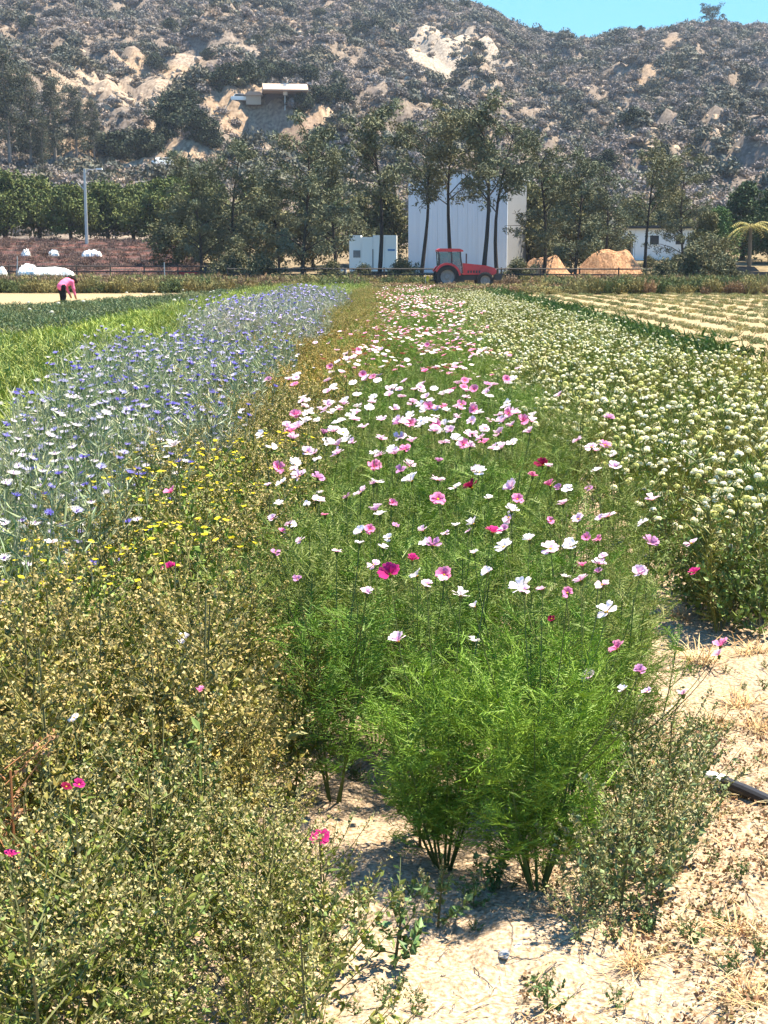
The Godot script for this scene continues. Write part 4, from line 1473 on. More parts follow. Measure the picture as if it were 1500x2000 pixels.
func build_far_beds() -> void:
	var lime := [tuft_shape(0.5, 0.2, 26, Color(0.27, 0.325, 0.065), 0.006), tuft_shape(0.42, 0.2, 26, Color(0.23, 0.285, 0.06), 0.006)]
	var where := []
	var tint := []
	for p in spots(7.8, 96.0, 0.2, 0.03, func(d): return -6.2 - 0.01 * d, func(d): return -2.2 - 0.12 * (d - 7.4) if d < 16.0 else (-3.1 if d < 42.0 else -2.3)):
		where.append(put(p.x, p.y, rng.randf_range(0.8, 1.25) * (1.0 - p.y * 0.004), 1.0, 0.2))
		tint.append(vary(Color.WHITE.lerp(Color(0.85, 0.85, 1.1), clampf(soft.get_noise_2d(p.x * 14.0, p.y * 5.0) * 2.0 + 0.2, 0, 1)), 0.2))
	many("dill_bed", merged([[lime[0], Transform3D()], [lime[1], Transform3D(Basis(), Vector3(0.12, 0, 0.1))]], M.leaf), where, tint, "bright lime green feathery bed beside the cornflowers", "crop")
	# darker mixed crop further left
	where = []
	tint = []
	for p in spots(20.0, 88.0, 0.34, 0.02, func(d): return -minf(0.3 * d, 14.5 - maxf(0.0, d - 40.0) * 0.14), func(d): return -6.3 - 0.01 * d):
		var n := soft.get_noise_2d(p.x * 8.0, p.y * 2.0)
		where.append(put(p.x, p.y, rng.randf_range(0.7, 1.2) * (1.0 - p.y * 0.003), 1.0, 0.2))
		tint.append(vary(Color(0.75, 0.8, 1.2) if n > 0.05 else Color(1.0, 0.9, 1.3), 0.25))
	many("leafy_crop", tuft_shape(0.36, 0.3, 44, Color(0.16, 0.205, 0.07), 0.011).mesh(M.leaf), where, tint, "mid green leafy crop bed around the bending person", "crop")
	# pale flower spots in that crop
	where = []
	for p in spots(24.0, 80.0, 1.6, 0.01, func(d): return -minf(0.28 * d, 12.0), func(d): return -3.2):
		if rng.randf() < 0.3:
			where.append(Transform3D(Basis().scaled(Vector3.ONE * rng.randf_range(0.7, 1.6)), Vector3(p.x, rng.randf_range(0.35, 0.5), p.y)))
	many("pale_blossom", pompom(0.05, Color(0.62, 0.62, 0.55)).mesh(M.petal), where, [], "scattered pale blossoms over the green crop", "flowers")
	# dry weeds along the far edge of the field
	where = []
	tint = []
	for i in 9600:
		var d := rng.randf_range(66.0, 119.0)
		var x := rng.randf_range(-0.33, 0.33) * d
		var x0 := x - lane(d)
		var open: bool = x0 > -3.0 and x0 < 10.0
		if d < 86.0 and not (x0 > -2.6 and x0 < 4.2):
			continue
		if x0 < -7.0 and d < 90.0:
			continue
		if x0 > 2.0 and x0 < 9.5 and d > 105.5 and d < 111.0:
			continue
		if i % 6 == 0:
			d = rng.randf_range(122.0, 180.0)
			x = rng.randf_range(-0.3, -0.12) * d
		var n := soft.get_noise_2d(x * 5.0, d * 9.0)
		var c := Color(0.25, 0.22, 0.09)
		if d > 121.0: c = Color(0.16, 0.105, 0.09)
		elif n > 0.12: c = Color(0.22, 0.15, 0.095)
		elif n < -0.15: c = Color(0.12, 0.15, 0.06)
		where.append(put(x, -d, rng.randf_range(0.7, 1.3), rng.randf_range(0.7, 1.2) * (0.5 if open and d < 112.0 else 1.0), 0.25))
		tint.append(vary(c, 0.25))
	many("dry_weeds", tuft_shape(0.8, 0.55, 34, Color.WHITE, 0.022).mesh(M.dry), where, tint, "tan and olive dry weeds along the far field edge", "weeds")
	# seedling rows in the bare field on the right
	where = []
	tint = []
	for r in 34:
		var x0 := 6.3 + r * 1.25
		var d := maxf(18.0, x0 * 3.1)
		while d < 90.0:
			if rng.randf() < 0.8:
				var x := x0 + lane(d) + rng.randfn() * 0.12
				where.append(put(x, -d, rng.randf_range(0.5, 1.1), 1.0, 0.3))
				tint.append(vary(Color(0.21, 0.22, 0.09) if rng.randf() < 0.55 else Color(0.38, 0.32, 0.16), 0.3))
			d += 0.28 * (1.0 + d * 0.006)
	many("seedling_rows", tuft_shape(0.15, 0.3, 26, Color.WHITE, 0.014).mesh(M.leaf), where, tint, "thin olive seedling rows across the bare field", "crop")
	# dark green strip along the bare field
	where = []
	tint = []
	for p in spots(19.0, 70.0, 0.3, 0.015, func(d): return 3.85, func(d): return 4.5):
		where.append(put(p.x, p.y, rng.randf_range(0.8, 1.3), 1.0, 0.2))
		tint.append(vary(Color(0.9, 1.0, 1.0), 0.25))
	many("green_edge", tuft_shape(0.6, 0.3, 34, Color(0.07, 0.115, 0.03), 0.012).mesh(M.leaf), where, tint, "dark green leafy strip between flowers and bare field", "plants")


func build_white_bed() -> void:
	var heads := []
	for c in [Color(0.84, 0.80, 0.52), Color(0.86, 0.84, 0.70), Color(0.58, 0.58, 0.22)]:
		heads.append(pompom(0.019, c))
	var head_mesh := [heads[0].mesh(M.petal), heads[1].mesh(M.petal), heads[2].mesh(M.petal)]
	var recipes := []
	var far_sh := Shape.new()
	for k in 6:
		var s := slim_shape(0.62, 0.24, 10, [Color(0.175, 0.2, 0.04), Color(0.205, 0.2, 0.05), Color(0.13, 0.18, 0.04)][k % 3], 0.085, 0.075)
		var r := [["stem", s[0].mesh(M.leaf), Transform3D()], ["foliage", s[1].mesh(M.leaf), Transform3D()]]
		var at := Transform3D(Basis(), Vector3((k % 3 - 1) * 0.28, 0, (k / 3) * 0.3 - 0.15))
		far_sh.add(s[0], at)
		far_sh.add(s[1], at)
		var n := 0
		for tip in s[2]:
			n += 1
			if n % 3 == 0:
				continue
			var w := 1 if rng.randf() < 0.3 else (2 if rng.randf() < 0.25 else 0)
			var t := upright(tip)
			t.basis = t.basis.scaled_local(Vector3.ONE * rng.randf_range(0.75, 1.2))
			if n % 3 == 1:
				r.append(["flower_head", head_mesh[w], t])
			if n % 5 < 2:
				far_sh.add(heads[w], at * t)
		recipes.append(r)
	var all := spots(6.5, 66.0, 0.27, 0.022, func(d): return lerpf(1.38, 0.95, smoothstep(7.0, 12.0, d)), func(d): return lerpf(3.3, 3.8, smoothstep(7.0, 14.0, d)))
	var where := []
	var tint := []
	var n := 0
	for p in all:
		if n < 240:
			var near: bool = -p.y < 8.2
			grow("pincushion_plant", recipes[rng.randi() % 6], "cream pincushion flower plant, %s, %s" % [rank(-p.y, 6.4, 0.6), "beside the cosmos" if p.x - lane(-p.y) < 1.75 else ("at the outer edge" if p.x - lane(-p.y) > 2.5 else "mid bed")], "flower plant", p, rng.randf_range(0.85, 1.15), "cream flowers, near end" if near else "cream flowers, further back")
			n += 1
		elif rng.randf() < 0.5:
			where.append(put(p.x, p.y, rng.randf_range(0.8, 1.1), 1.0, 0.1))
			tint.append(vary(Color(1.1, 1.05, 1.0), 0.14))
	var low := []
	for k in 2:
		var s := weed_shape(0.5, 0.24, 32, Color(0.13, 0.19, 0.05), Color(0.3, 0.28, 0.12), 0.3, 0.045)
		low.append([["stem", s[0].mesh(M.leaf), Transform3D()], ["foliage", s[1].mesh(M.leaf), Transform3D()]])
	n = 0
	for p in spots(6.35, 7.3, 0.2, 0.0, func(d): return 1.36, func(d): return 2.3):
		grow("leafy_weed", low[n % 2], "green leafy weed under the cream flowers, %s, %s" % [rank(-p.y, 6.3, 0.25), "path side" if p.x < 1.75 else "outer side"], "weed", p, rng.randf_range(0.7, 1.1), "leafy weeds under the cream flowers")
		n += 1
	many("pincushion_bed", far_sh.mesh(M.leaf), where, tint, "dense bed of cream pincushion flowers running to the tractor", "flowers")


func build_cornflowers() -> void:
	var cols := [Color(0.13, 0.12, 0.52), Color(0.24, 0.22, 0.60), Color(0.76, 0.73, 0.80), Color(0.46, 0.46, 0.72)]
	var heads := []
	var head_mesh := []
	for c in cols:
		heads.append(cornflower(0.024, c))
		head_mesh.append(heads[-1].mesh(M.petal))
	var recipes := []
	var far_sh := Shape.new()
	for k in 6:
		var s := slim_shape(0.88, 0.26, 13, [Color(0.28, 0.325, 0.19), Color(0.32, 0.345, 0.235), Color(0.245, 0.305, 0.16)][k % 3], 0.1, 0.034)
		var r := [["stem", s[0].mesh(M.leaf), Transform3D()], ["foliage", s[1].mesh(M.leaf), Transform3D()]]
		var at := Transform3D(Basis(), Vector3((k % 3 - 1) * 0.28, 0, (k / 3) * 0.3 - 0.15))
		far_sh.add(s[0], at)
		far_sh.add(s[1], at)
		var n := 0
		for tip in s[2]:
			n += 1
			var w := rng.randi() % 2 if k < 3 else (2 if rng.randf() < 0.7 else 3)
			if k == 2 or rng.randf() < 0.18: w = 2 + rng.randi() % 2
			var t := upright(tip)
			if n % 4 == 0:
				r.append(["flower", head_mesh[w], t])
			if n % 6 == 0:
				far_sh.add(heads[3] if rng.randf() < 0.6 else heads[w], at * t, Color(0.9, 0.9, 0.95))
		recipes.append(r)
	var all := spots(5.0, 17.5, 0.23, 0.01, func(d): return -0.28 * d - 0.3 if d < 7.4 else -2.05 - 0.12 * (d - 7.4), func(d): return -1.2 - 0.02 * maxf(0, d - 12.0))
	for p in all:
		var x0: float = p.x - lane(-p.y)
		var white: bool = x0 < -1.35 and -p.y < 8.6 and rng.randf() < 0.62
		var k := (3 + rng.randi() % 3) if white or rng.randf() < 0.2 else rng.randi() % 3
		grow("cornflower_plant", recipes[k], "cornflower plant with %s blooms, %s, %s" % ["white" if k > 2 else "violet-blue", rank(-p.y, 4.9, 1.05), "by the lime bed" if x0 < -2.1 else ("by the weeds" if x0 > -1.5 else "mid bed")], "flower plant", p, rng.randf_range(0.85, 1.15), "white cornflowers" if k > 2 else "blue cornflowers")
	var where := []
	var tint := []
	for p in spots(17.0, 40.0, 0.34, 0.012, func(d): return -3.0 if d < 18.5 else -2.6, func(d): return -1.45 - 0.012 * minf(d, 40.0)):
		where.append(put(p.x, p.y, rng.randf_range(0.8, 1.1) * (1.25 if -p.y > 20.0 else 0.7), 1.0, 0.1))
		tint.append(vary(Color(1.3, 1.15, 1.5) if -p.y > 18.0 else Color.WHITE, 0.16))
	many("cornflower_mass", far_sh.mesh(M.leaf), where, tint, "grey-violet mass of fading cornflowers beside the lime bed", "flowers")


func build_weeds() -> void:
	var recipes := []
	var shapes := []
	var olive := Color(0.185, 0.195, 0.034)
	var dusty := Color(0.265, 0.22, 0.072)
	var deep := Color(0.11, 0.165, 0.04)
	var straw := Color(0.38, 0.3, 0.125)
	for k in 5:
		var s := weed_shape(0.66, 0.25, 42, olive.lerp(dusty, k / 5.0), straw, 0.85, 0.034)
		shapes.append(s)
		recipes.append([["stem", s[0].mesh(M.dry), Transform3D()], ["foliage", s[1].mesh(M.leaf), Transform3D()]])
	for k in 3:
		var s := weed_shape(0.52, 0.25, 46, deep.lerp(olive, 0.3 * k + 0.1), Color(0.34, 0.3, 0.14), 0.6, 0.029)
		shapes.append(s)
		recipes.append([["stem", s[0].mesh(M.dry), Transform3D()], ["foliage", s[1].mesh(M.leaf), Transform3D()]])
	var yellow := ray_flower(6, 0.0105, 0.6, 0.5, Color(0.72, 0.58, 0.03), Color(0.75, 0.64, 0.04)).mesh(M.petal)
	for k in 3:
		var s := weed_shape(0.6, 0.25, 26, Color(0.17, 0.235, 0.045), Color(0.33, 0.31, 0.1), 0.4, 0.05)
		var r := [["stem", s[0].mesh(M.leaf), Transform3D()], ["foliage", s[1].mesh(M.leaf), Transform3D()]]
		for i in 8:
			var d := out_dir(0.6, 1.5)
			r.append(["flower", yellow, upright(Vector3(d.x * 0.24, 0.45 + d.y * 0.17, d.z * 0.24))])
		shapes.append(s)
		recipes.append(r)
	# near, by the path
	var all := spots(2.5, 12.0, 0.172, 0.03, func(d): return -0.29 * d - 0.25 if d < 5.2 else -1.2, func(d): return -0.17 if d < 3.3 else (-0.27 if d < 5.0 else -0.42))
	all.sort_custom(func(a, b): return -a.y < -b.y)
	var n := 0
	for p in all:
		var d: float = -p.y
		var s := rng.randf_range(0.8, 1.2)
		var k := rng.randi() % 5
		var label := "dry olive weed with tan seed heads"
		var group := "seedy weeds"
		if d < 3.45 and p.x > -0.75 or d < 3.0:
			k = 5 + rng.randi() % 3
			s *= 0.9
			label = "dark green leafy weed at the near edge"
			group = "leafy weeds"
		elif d > 4.5 and d < 8.5 and rng.randf() < 0.62 and p.x < -0.5:
			k = 8 + rng.randi() % 3
			label = "lime green weed with small yellow flowers"
			group = "yellow flowered weeds"
		elif rng.randf() < 0.16:
			k = 5 + rng.randi() % 3
			label = "green leafy weed among dry ones"
			group = "green weeds among dry ones"
		if p.x > -0.42 and d < 5.0:
			s *= 0.6 if d > 3.5 else 0.8
		label += ", %s" % rank(d, 2.5, 0.8) + (", cosmos side" if p.x > -0.75 else ", cornflower side")
		grow("weed", recipes[k], label, "weed", p, s, group)
		n += 1
	# further back
	var sh := Shape.new()
	for k in [0, 2, 4, 8, 9]:
		var at := Transform3D(Basis(), Vector3(rng.randf_range(-0.25, 0.25), 0, rng.randf_range(-0.25, 0.25)))
		sh.add(shapes[k][0], at)
		sh.add(shapes[k][1], at)
	var where := []
	var tint := []
	for p in spots(12.0, 70.0, 0.36, 0.02, func(d): return -1.35 - 0.01 * minf(d, 30.0), func(d): return -0.4):
		where.append(put(p.x, p.y, rng.randf_range(0.8, 1.15), 1.0, 0.1))
		tint.append(vary(Color(1.25, 1.05, 0.8) if -p.y < 22.0 else Color(1.1, 1.05, 0.9), 0.2))
	many("weed_strip", sh.mesh(M.leaf), where, tint, "strip of brown and yellow weeds running back beside the cosmos", "weeds")
	# two reddish docks at the near left
	for p in [[Vector2(-0.80, -3.0), 1.0, "rusty red-brown dock stalk at the near left"], [Vector2(-0.98, -3.05), 0.7, "shorter rusty dock stalk beside the tall one"]]:
		var st := Shape.new()
		var sd := Shape.new()
		stem_path(st, Vector3.ZERO, Vector3(0.02, 0.55, 0), Vector3(0.01, 0, 0), 0.006, 0.003, 5, Color(0.38, 0.16, 0.07), 5)
		for i in 16:
			var h := rng.randf_range(0.15, 0.55)
			var d := out_dir(0.5, 1.1) * rng.randf_range(0.05, 0.15)
			st.tube(Vector3(0, h, 0), Vector3(0, h, 0) + d, 0.0018, 0.001, 3, Color(0.36, 0.17, 0.08))
			for j in 22:
				var q := Vector3(0, h, 0) + d * rng.randf_range(0.2, 1.1) + rand_unit() * 0.008
				var e := rand_unit() * 0.006
				sd.tri(q - e, q + e.cross(rand_unit()).normalized() * 0.008, q + e, vary(Color(0.33, 0.18, 0.10), 0.35))
		grow("dock_plant", [["stem", st.mesh(M.dry), Transform3D()], ["foliage", sd.mesh(M.dry), Transform3D()]], p[2], "weed", p[0], p[1], "")


var bloom_cols := {"W": [Color(0.80, 0.72, 0.77), Color(0.85, 0.79, 0.84)], "P": [Color(0.66, 0.36, 0.56), Color(0.80, 0.62, 0.75)], "K": [Color(0.62, 0.10, 0.30), Color(0.74, 0.28, 0.47)], "M": [Color(0.36, 0.012, 0.12), Color(0.47, 0.03, 0.19)], "B": [Color(0.13, 0.004, 0.025), Color(0.19, 0.008, 0.05)], "V": [Color(0.36, 0.13, 0.30), Color(0.52, 0.26, 0.46)]}
var petals := {}
var centre: Mesh

func bloom(parent: Node3D, kind: String, at: Vector3, face: Vector3, r: float, detailed := true) -> void:
	# a cosmos flower with its own stalk end; at and face are in the parent's space
	if not petals.has(kind):
		petals[kind] = []
		for cup in [0.4, 0.75, 1.15]:
			petals[kind].append(petal_shape(1.0, cup, 0.62, bloom_cols[kind][0], bloom_cols[kind][1]).mesh(M.petal))
		petals[kind + "all"] = []
		for cup in [0.5, 0.9]:
			petals[kind + "all"].append(ray_flower(8, 1.0, cup, 0.62, bloom_cols[kind][0], bloom_cols[kind][1]).mesh(M.petal))
	if centre == null:
		centre = disc_shape(0.2).mesh(M.petal)
	var y := face.normalized()
	var x := y.cross(Vector3(0.3, 0.1, 0.9)).normalized()
	var b := Basis(x, y, x.cross(y)).scaled_local(Vector3.ONE * r)
	if not detailed:
		part("flower", petals[kind + "all"][rng.randi() % 2], parent, Transform3D(b, at))
		return
	var f := Node3D.new()
	f.name = "flower"
	parent.add_child(f, true)
	f.transform = Transform3D(b, at)
	var v := rng.randi() % 3
	var off := rng.randf() * TAU
	for i in 8:
		if rng.randf() < 0.07:
			continue
		var turn := Basis(Vector3.UP, off + TAU * i / 8.0 + rng.randf_range(-0.12, 0.12)) * Basis(Vector3.BACK, rng.randf_range(-0.3, 0.3)) * Basis(Vector3.RIGHT, rng.randf_range(-0.25, 0.25))
		part("petal", petals[kind][clampi(v + (rng.randi() % 3 - 1 if rng.randf() < 0.4 else 0), 0, 2)], f, Transform3D(turn.scaled_local(Vector3(rng.randf_range(0.8, 1.08), 1, rng.randf_range(0.8, 1.05))), Vector3(0, 0.012 * (i % 2), 0)))
	part("flower_centre", centre, f, Transform3D(Basis(), Vector3(0, 0.05, 0)))

func build_cosmos() -> void:
	var tone := Color(0.125, 0.228, 0.03)
	var shapes := []
	var recipes := []
	for k in 5:
		var s := cosmos_shape(0.7, 0.21, 5, 9, tone.lerp(Color(0.19, 0.22, 0.055), 0.25 * k))
		shapes.append(s)
		recipes.append([["stem", s[0].mesh(M.leaf), Transform3D()], ["foliage", s[1].mesh(M.leaf), Transform3D()]])
	var plants := []
	# the two plants that stand alone at the front
	var front := cosmos_shape(0.62, 0.21, 9, 12, Color(0.16, 0.27, 0.03))
	var front_right := cosmos_shape(0.62, 0.26, 10, 12, Color(0.17, 0.28, 0.03))
	var fp := level(868, 1680, 0.0)
	plants.append(grow("cosmos_plant", [["stem", front[0].mesh(M.leaf), Transform3D()], ["foliage", front[1].mesh(M.leaf), Transform3D()]], "frontmost cosmos plant, its bare stem foot showing on the sand", "flower plant", Vector2(fp.x, fp.z), 1.0, ""))
	fp = level(1050, 1735, 0.0)
	plants.append(grow("cosmos_plant", [["stem", front_right[0].mesh(M.leaf), Transform3D()], ["foliage", front_right[1].mesh(M.leaf), Transform3D()]], "lush bright green cosmos plant beside the frontmost one", "flower plant", Vector2(fp.x, fp.z), 1.0, ""))
	var all := spots(4.35, 13.5, 0.27, 0.012, func(d): return -0.34, func(d): return 0.62 + 0.05 * minf(d - 4.0, 6.0))
	all.append_array([Vector2(0.58, -4.1), Vector2(0.62, -4.35), Vector2(0.74, -4.65), Vector2(0.8, -4.95), Vector2(0.72, -4.25), Vector2(0.86, -5.4), Vector2(0.98, -5.9), Vector2(1.02, -6.5)])
	for p in all:
		var d: float = -p.y
		var label := "feathery cosmos plant with pink and white blooms near the front of its bed" if d < 6.0 else ("feathery cosmos plant in the thick middle of its bed" if d < 9.0 else "feathery cosmos plant far back in its bed")
		plants.append(grow("cosmos_plant", recipes[rng.randi() % 5], label, "flower plant", p, rng.randf_range(0.85, 1.12), "cosmos plants in the bed"))
	var list := [[1350, 1065, 48, "P"], [1270, 1050, 36, "V"], [1358, 1112, 28, "M"], [1408, 1240, 40, "K"], [1405, 1276, 28, "P"], [1207, 1253, 36, "K"], [1250, 1115, 34, "P"], [1185, 1190, 50, "W"], [1150, 1318, 38, "P"], [1250, 1305, 30, "V"], [1335, 1347, 28, "P"], [1265, 1345, 24, "P"], [1218, 1358, 18, "W"], [1078, 1213, 14, "B"],
		[1020, 1135, 50, "W"], [1135, 1130, 40, "P"], [1177, 1135, 38, "P"], [1108, 1160, 28, "K"], [1060, 1135, 28, "P"], [1075, 1070, 48, "P"], [1115, 1055, 34, "W"], [1168, 1050, 24, "K"], [1170, 1093, 34, "P"], [985, 1075, 44, "W"], [1035, 1055, 30, "W"], [962, 1040, 40, "M"], [925, 1025, 30, "W"], [995, 995, 40, "P"], [1000, 945, 32, "P"],
		[855, 935, 40, "P"], [855, 975, 38, "K"], [805, 945, 46, "W"], [735, 942, 42, "W"], [730, 918, 30, "K"], [705, 963, 38, "P"], [735, 990, 30, "P"], [742, 1005, 28, "W"], [765, 975, 20, "K"], [585, 930, 42, "P"], [550, 942, 30, "W"], [625, 955, 20, "W"], [545, 985, 22, "W"], [570, 1035, 26, "W"], [705, 1028, 30, "W"], [760, 1042, 22, "W"],
		[748, 1067, 24, "W"], [730, 1085, 30, "P"], [762, 1097, 44, "M"], [805, 1083, 28, "M"], [845, 1068, 36, "V"], [832, 1052, 26, "W"], [815, 1110, 34, "W"], [868, 1112, 38, "K"], [717, 1148, 28, "P"], [900, 1167, 40, "W"], [928, 1182, 20, "W"], [778, 1245, 40, "P"], [925, 1238, 28, "W"], [1155, 885, 36, "P"], [1200, 912, 36, "P"], [1165, 920, 26, "W"],
		[1060, 908, 38, "B"], [1075, 936, 26, "K"], [922, 955, 38, "B"], [890, 952, 34, "W"], [1100, 985, 30, "P"], [1130, 1003, 30, "P"], [1188, 1003, 38, "P"], [1275, 973, 34, "P"], [1256, 1015, 26, "W"], [975, 877, 28, "W"], [937, 920, 32, "W"], [922, 852, 40, "P"], [880, 840, 30, "P"], [848, 845, 36, "P"], [1020, 822, 36, "K"], [1005, 798, 28, "P"],
		[900, 795, 34, "K"], [850, 795, 40, "P"], [770, 800, 38, "P"], [710, 835, 34, "P"], [745, 820, 38, "P"], [660, 820, 32, "W"], [560, 825, 28, "P"], [595, 828, 28, "W"], [640, 870, 34, "W"], [660, 890, 38, "P"], [600, 880, 30, "P"], [575, 905, 34, "W"], [543, 910, 30, "K"], [530, 875, 26, "W"], [510, 855, 24, "W"], [640, 765, 28, "P"],
		[645, 790, 26, "W"], [715, 740, 32, "W"], [690, 745, 28, "W"], [740, 735, 28, "P"], [785, 775, 34, "P"], [820, 760, 32, "P"], [800, 822, 28, "K"], [835, 672, 18, "K"], [750, 690, 22, "W"], [660, 700, 18, "W"], [700, 790, 26, "P"], [730, 775, 26, "W"], [760, 765, 26, "P"], [870, 825, 28, "W"], [935, 815, 26, "W"], [905, 870, 26, "K"], [620, 905, 22, "W"], [690, 865, 22, "P"], [1000, 840, 26, "P"], [1035, 850, 26, "P"], [865, 770, 24, "W"], [830, 800, 26, "W"], [780, 830, 26, "P"], [675, 780, 22, "W"], [955, 960, 18, "W"], [600, 990, 14, "W"]]
	for i in 90:
		list.append([rng.randf_range(520, 1200), 740.0 + 400.0 * pow(rng.randf(), 1.3), rng.randf_range(18, 30), pick(["W", "P", "P", "P", "K", "V"])])
	for i in 130:
		list.append([rng.randf_range(560, 1020), 660.0 + 230.0 * pow(rng.randf(), 0.8), 27, pick(["W", "P", "P", "P", "K", "W"])])
	for f in list:
		var h := rng.randf_range(0.7, 0.82)
		if f[1] > 1200: h = rng.randf_range(0.56, 0.64)
		if f[0] > 1300: h = 0.5
		var at := level(f[0], f[1], h)
		at.y += ground_y(at.x, at.z)
		var best: Node3D = plants[0]
		for q in plants:
			if Vector2(q.position.x - at.x, q.position.z - at.z).length() < Vector2(best.position.x - at.x, best.position.z - at.z).length():
				best = q
		var inv := best.transform.affine_inverse()
		var local := inv * at
		var r: float = clampf(f[2] * 0.5 * -at.z / F, 0.014, 0.034) / best.scale.x * 0.88
		var root := Vector3(local.x * 0.35, minf(0.42, local.y * 0.55), local.z * 0.35)
		var st := Shape.new()
		stem_path(st, root, local, Vector3(local.x * 0.1, 0.02, local.z * 0.1), 0.0022, 0.0012, 5, vary(Color(0.12, 0.15, 0.05), 0.2))
		st.tube(local - Vector3(0, 0.012, 0), local + Vector3(0, 0.001, 0), 0.003, 0.007, 6, Color(0.08, 0.12, 0.03))
		part("flower_stalk", st.mesh(M.leaf), best)
		var face := Vector3(-0.25 + rng.randf_range(-0.5, 0.5), 1.0, 0.1 + rng.randf_range(-0.5, 0.5))
		if f[3] in ["K", "M"] and rng.randf() < 0.5:
			face = Vector3(rng.randf_range(-0.5, 0.4), 0.7, 0.8)
		bloom(best, f[3], local, inv.basis * face, r, f[1] > 780)
		best.set_meta("blooms", best.get_meta("blooms", "") + f[3])
	for q in plants.slice(2):
		var seen: String = q.get_meta("blooms", "")
		var words := []
		for c in [["W", "white"], ["P", "pale pink"], ["K", "pink"], ["M", "magenta"], ["B", "burgundy"], ["V", "mauve"]]:
			if seen.contains(c[0]):
				words.append(c[1])
		var x0: float = q.position.x - lane(-q.position.z)
		q.set_meta("label", "cosmos plant with %s, %s, %s" % [" and ".join(words.slice(0, 2)) + (" bloom" if seen.length() == 1 else " blooms") if words else "no open blooms", rank(-q.position.z, 3.9, 0.8), "weed side" if x0 < 0.1 else ("path side" if x0 > 0.6 else "mid bed")])
	# farther back, as a mass
	var sh := Shape.new()
	for k in 3:
		var at := Transform3D(Basis(), Vector3((k - 1) * 0.28, 0, rng.randf_range(-0.2, 0.2)))
		sh.add(shapes[k][0], at)
		sh.add(shapes[k][1], at)
		for i in 3:
			var w: Array = bloom_cols[pick(["W", "W", "P", "P", "K", "V"])]
			var d := out_dir(0.7, 1.5)
			sh.add(ray_flower(8, 0.027, 0.4, 0.62, w[0], w[1]), at * upright(Vector3(d.x * 0.25, 0.6 + d.y * 0.16, d.z * 0.25)))
	var where := []
	var tint := []
	for p in spots(13.5, 66.0, 0.42, 0.018, func(d): return -0.4, func(d): return 1.05):
		where.append(put(p.x, p.y, rng.randf_range(0.8, 1.1), 1.0, 0.1))
		tint.append(vary(Color(1.15, 1.05, 1.0), 0.15))
	many("cosmos_mass", sh.mesh(M.leaf), where, tint, "distant mass of pink and white cosmos running to the tractor", "flowers")
	# stray blooms in the weeds on the left
	for a in [[625, 1640, 50, "M", 0.3, "single magenta flower on the weeds' edge above the sand"], [330, 1103, 34, "M", 0.66, "dark crimson flower among the yellow flowered weeds"], [390, 1348, 26, "K", 0.62, "small magenta flower in the middle of the dry weeds"], [155, 1548, 26, "M", 0.56, "dark red flower, one of a pair in the weeds"], [130, 1556, 24, "B", 0.55, "darker red flower, the other of the pair in the weeds"], [20, 1665, 34, "M", 0.52, "dark magenta flower at the picture's edge in the weeds"], [335, 970, 30, "K", 0.72, "flat pink flower above the yellow weeds"], [130, 1215, 20, "K", 0.6, "small coral pink flower beside the cornflowers"], [340, 868, 38, "W", 0.74, "flat cream flower between cornflowers and weeds"], [100, 1052, 34, "W", 0.7, "flat cream flower low beside the cornflowers"], [362, 1238, 30, "W", 0.64, "white flower in the yellow flowered weeds"], [145, 1405, 26, "W", 0.6, "white flower on the dry weeds at the left"]]:
		var at := level(a[0], a[1], a[4])
		var g := ground_y(at.x, at.z)
		var t := thing("stray_flower", a[5], "flower", Vector3(at.x, g, at.z), 0.0, "stray flowers in the weeds")
		var st := Shape.new()
		stem_path(st, Vector3(-0.03, 0, -0.02), Vector3(0, a[4], 0), Vector3(0.02, 0, 0.01), 0.003, 0.0015, 6, Color(0.13, 0.16, 0.05))
		for i in 10:
			var d := out_dir(0.2, 1.2)
			st.leaf(Vector3(0, a[4] * rng.randf_range(0.2, 0.85), 0), d * 0.06, d.cross(Vector3.UP) * 0.01, Vector3(0, 0.004, 0), vary(Color(0.12, 0.17, 0.04), 0.2))
		part("stem", st.mesh(M.leaf), t)
		bloom(t, a[3], Vector3(0, a[4], 0), Vector3(rng.randf_range(-0.5, 0.3), 0.9, rng.randf_range(-0.1, 0.45)), a[2] * 0.46 * -at.z / F)


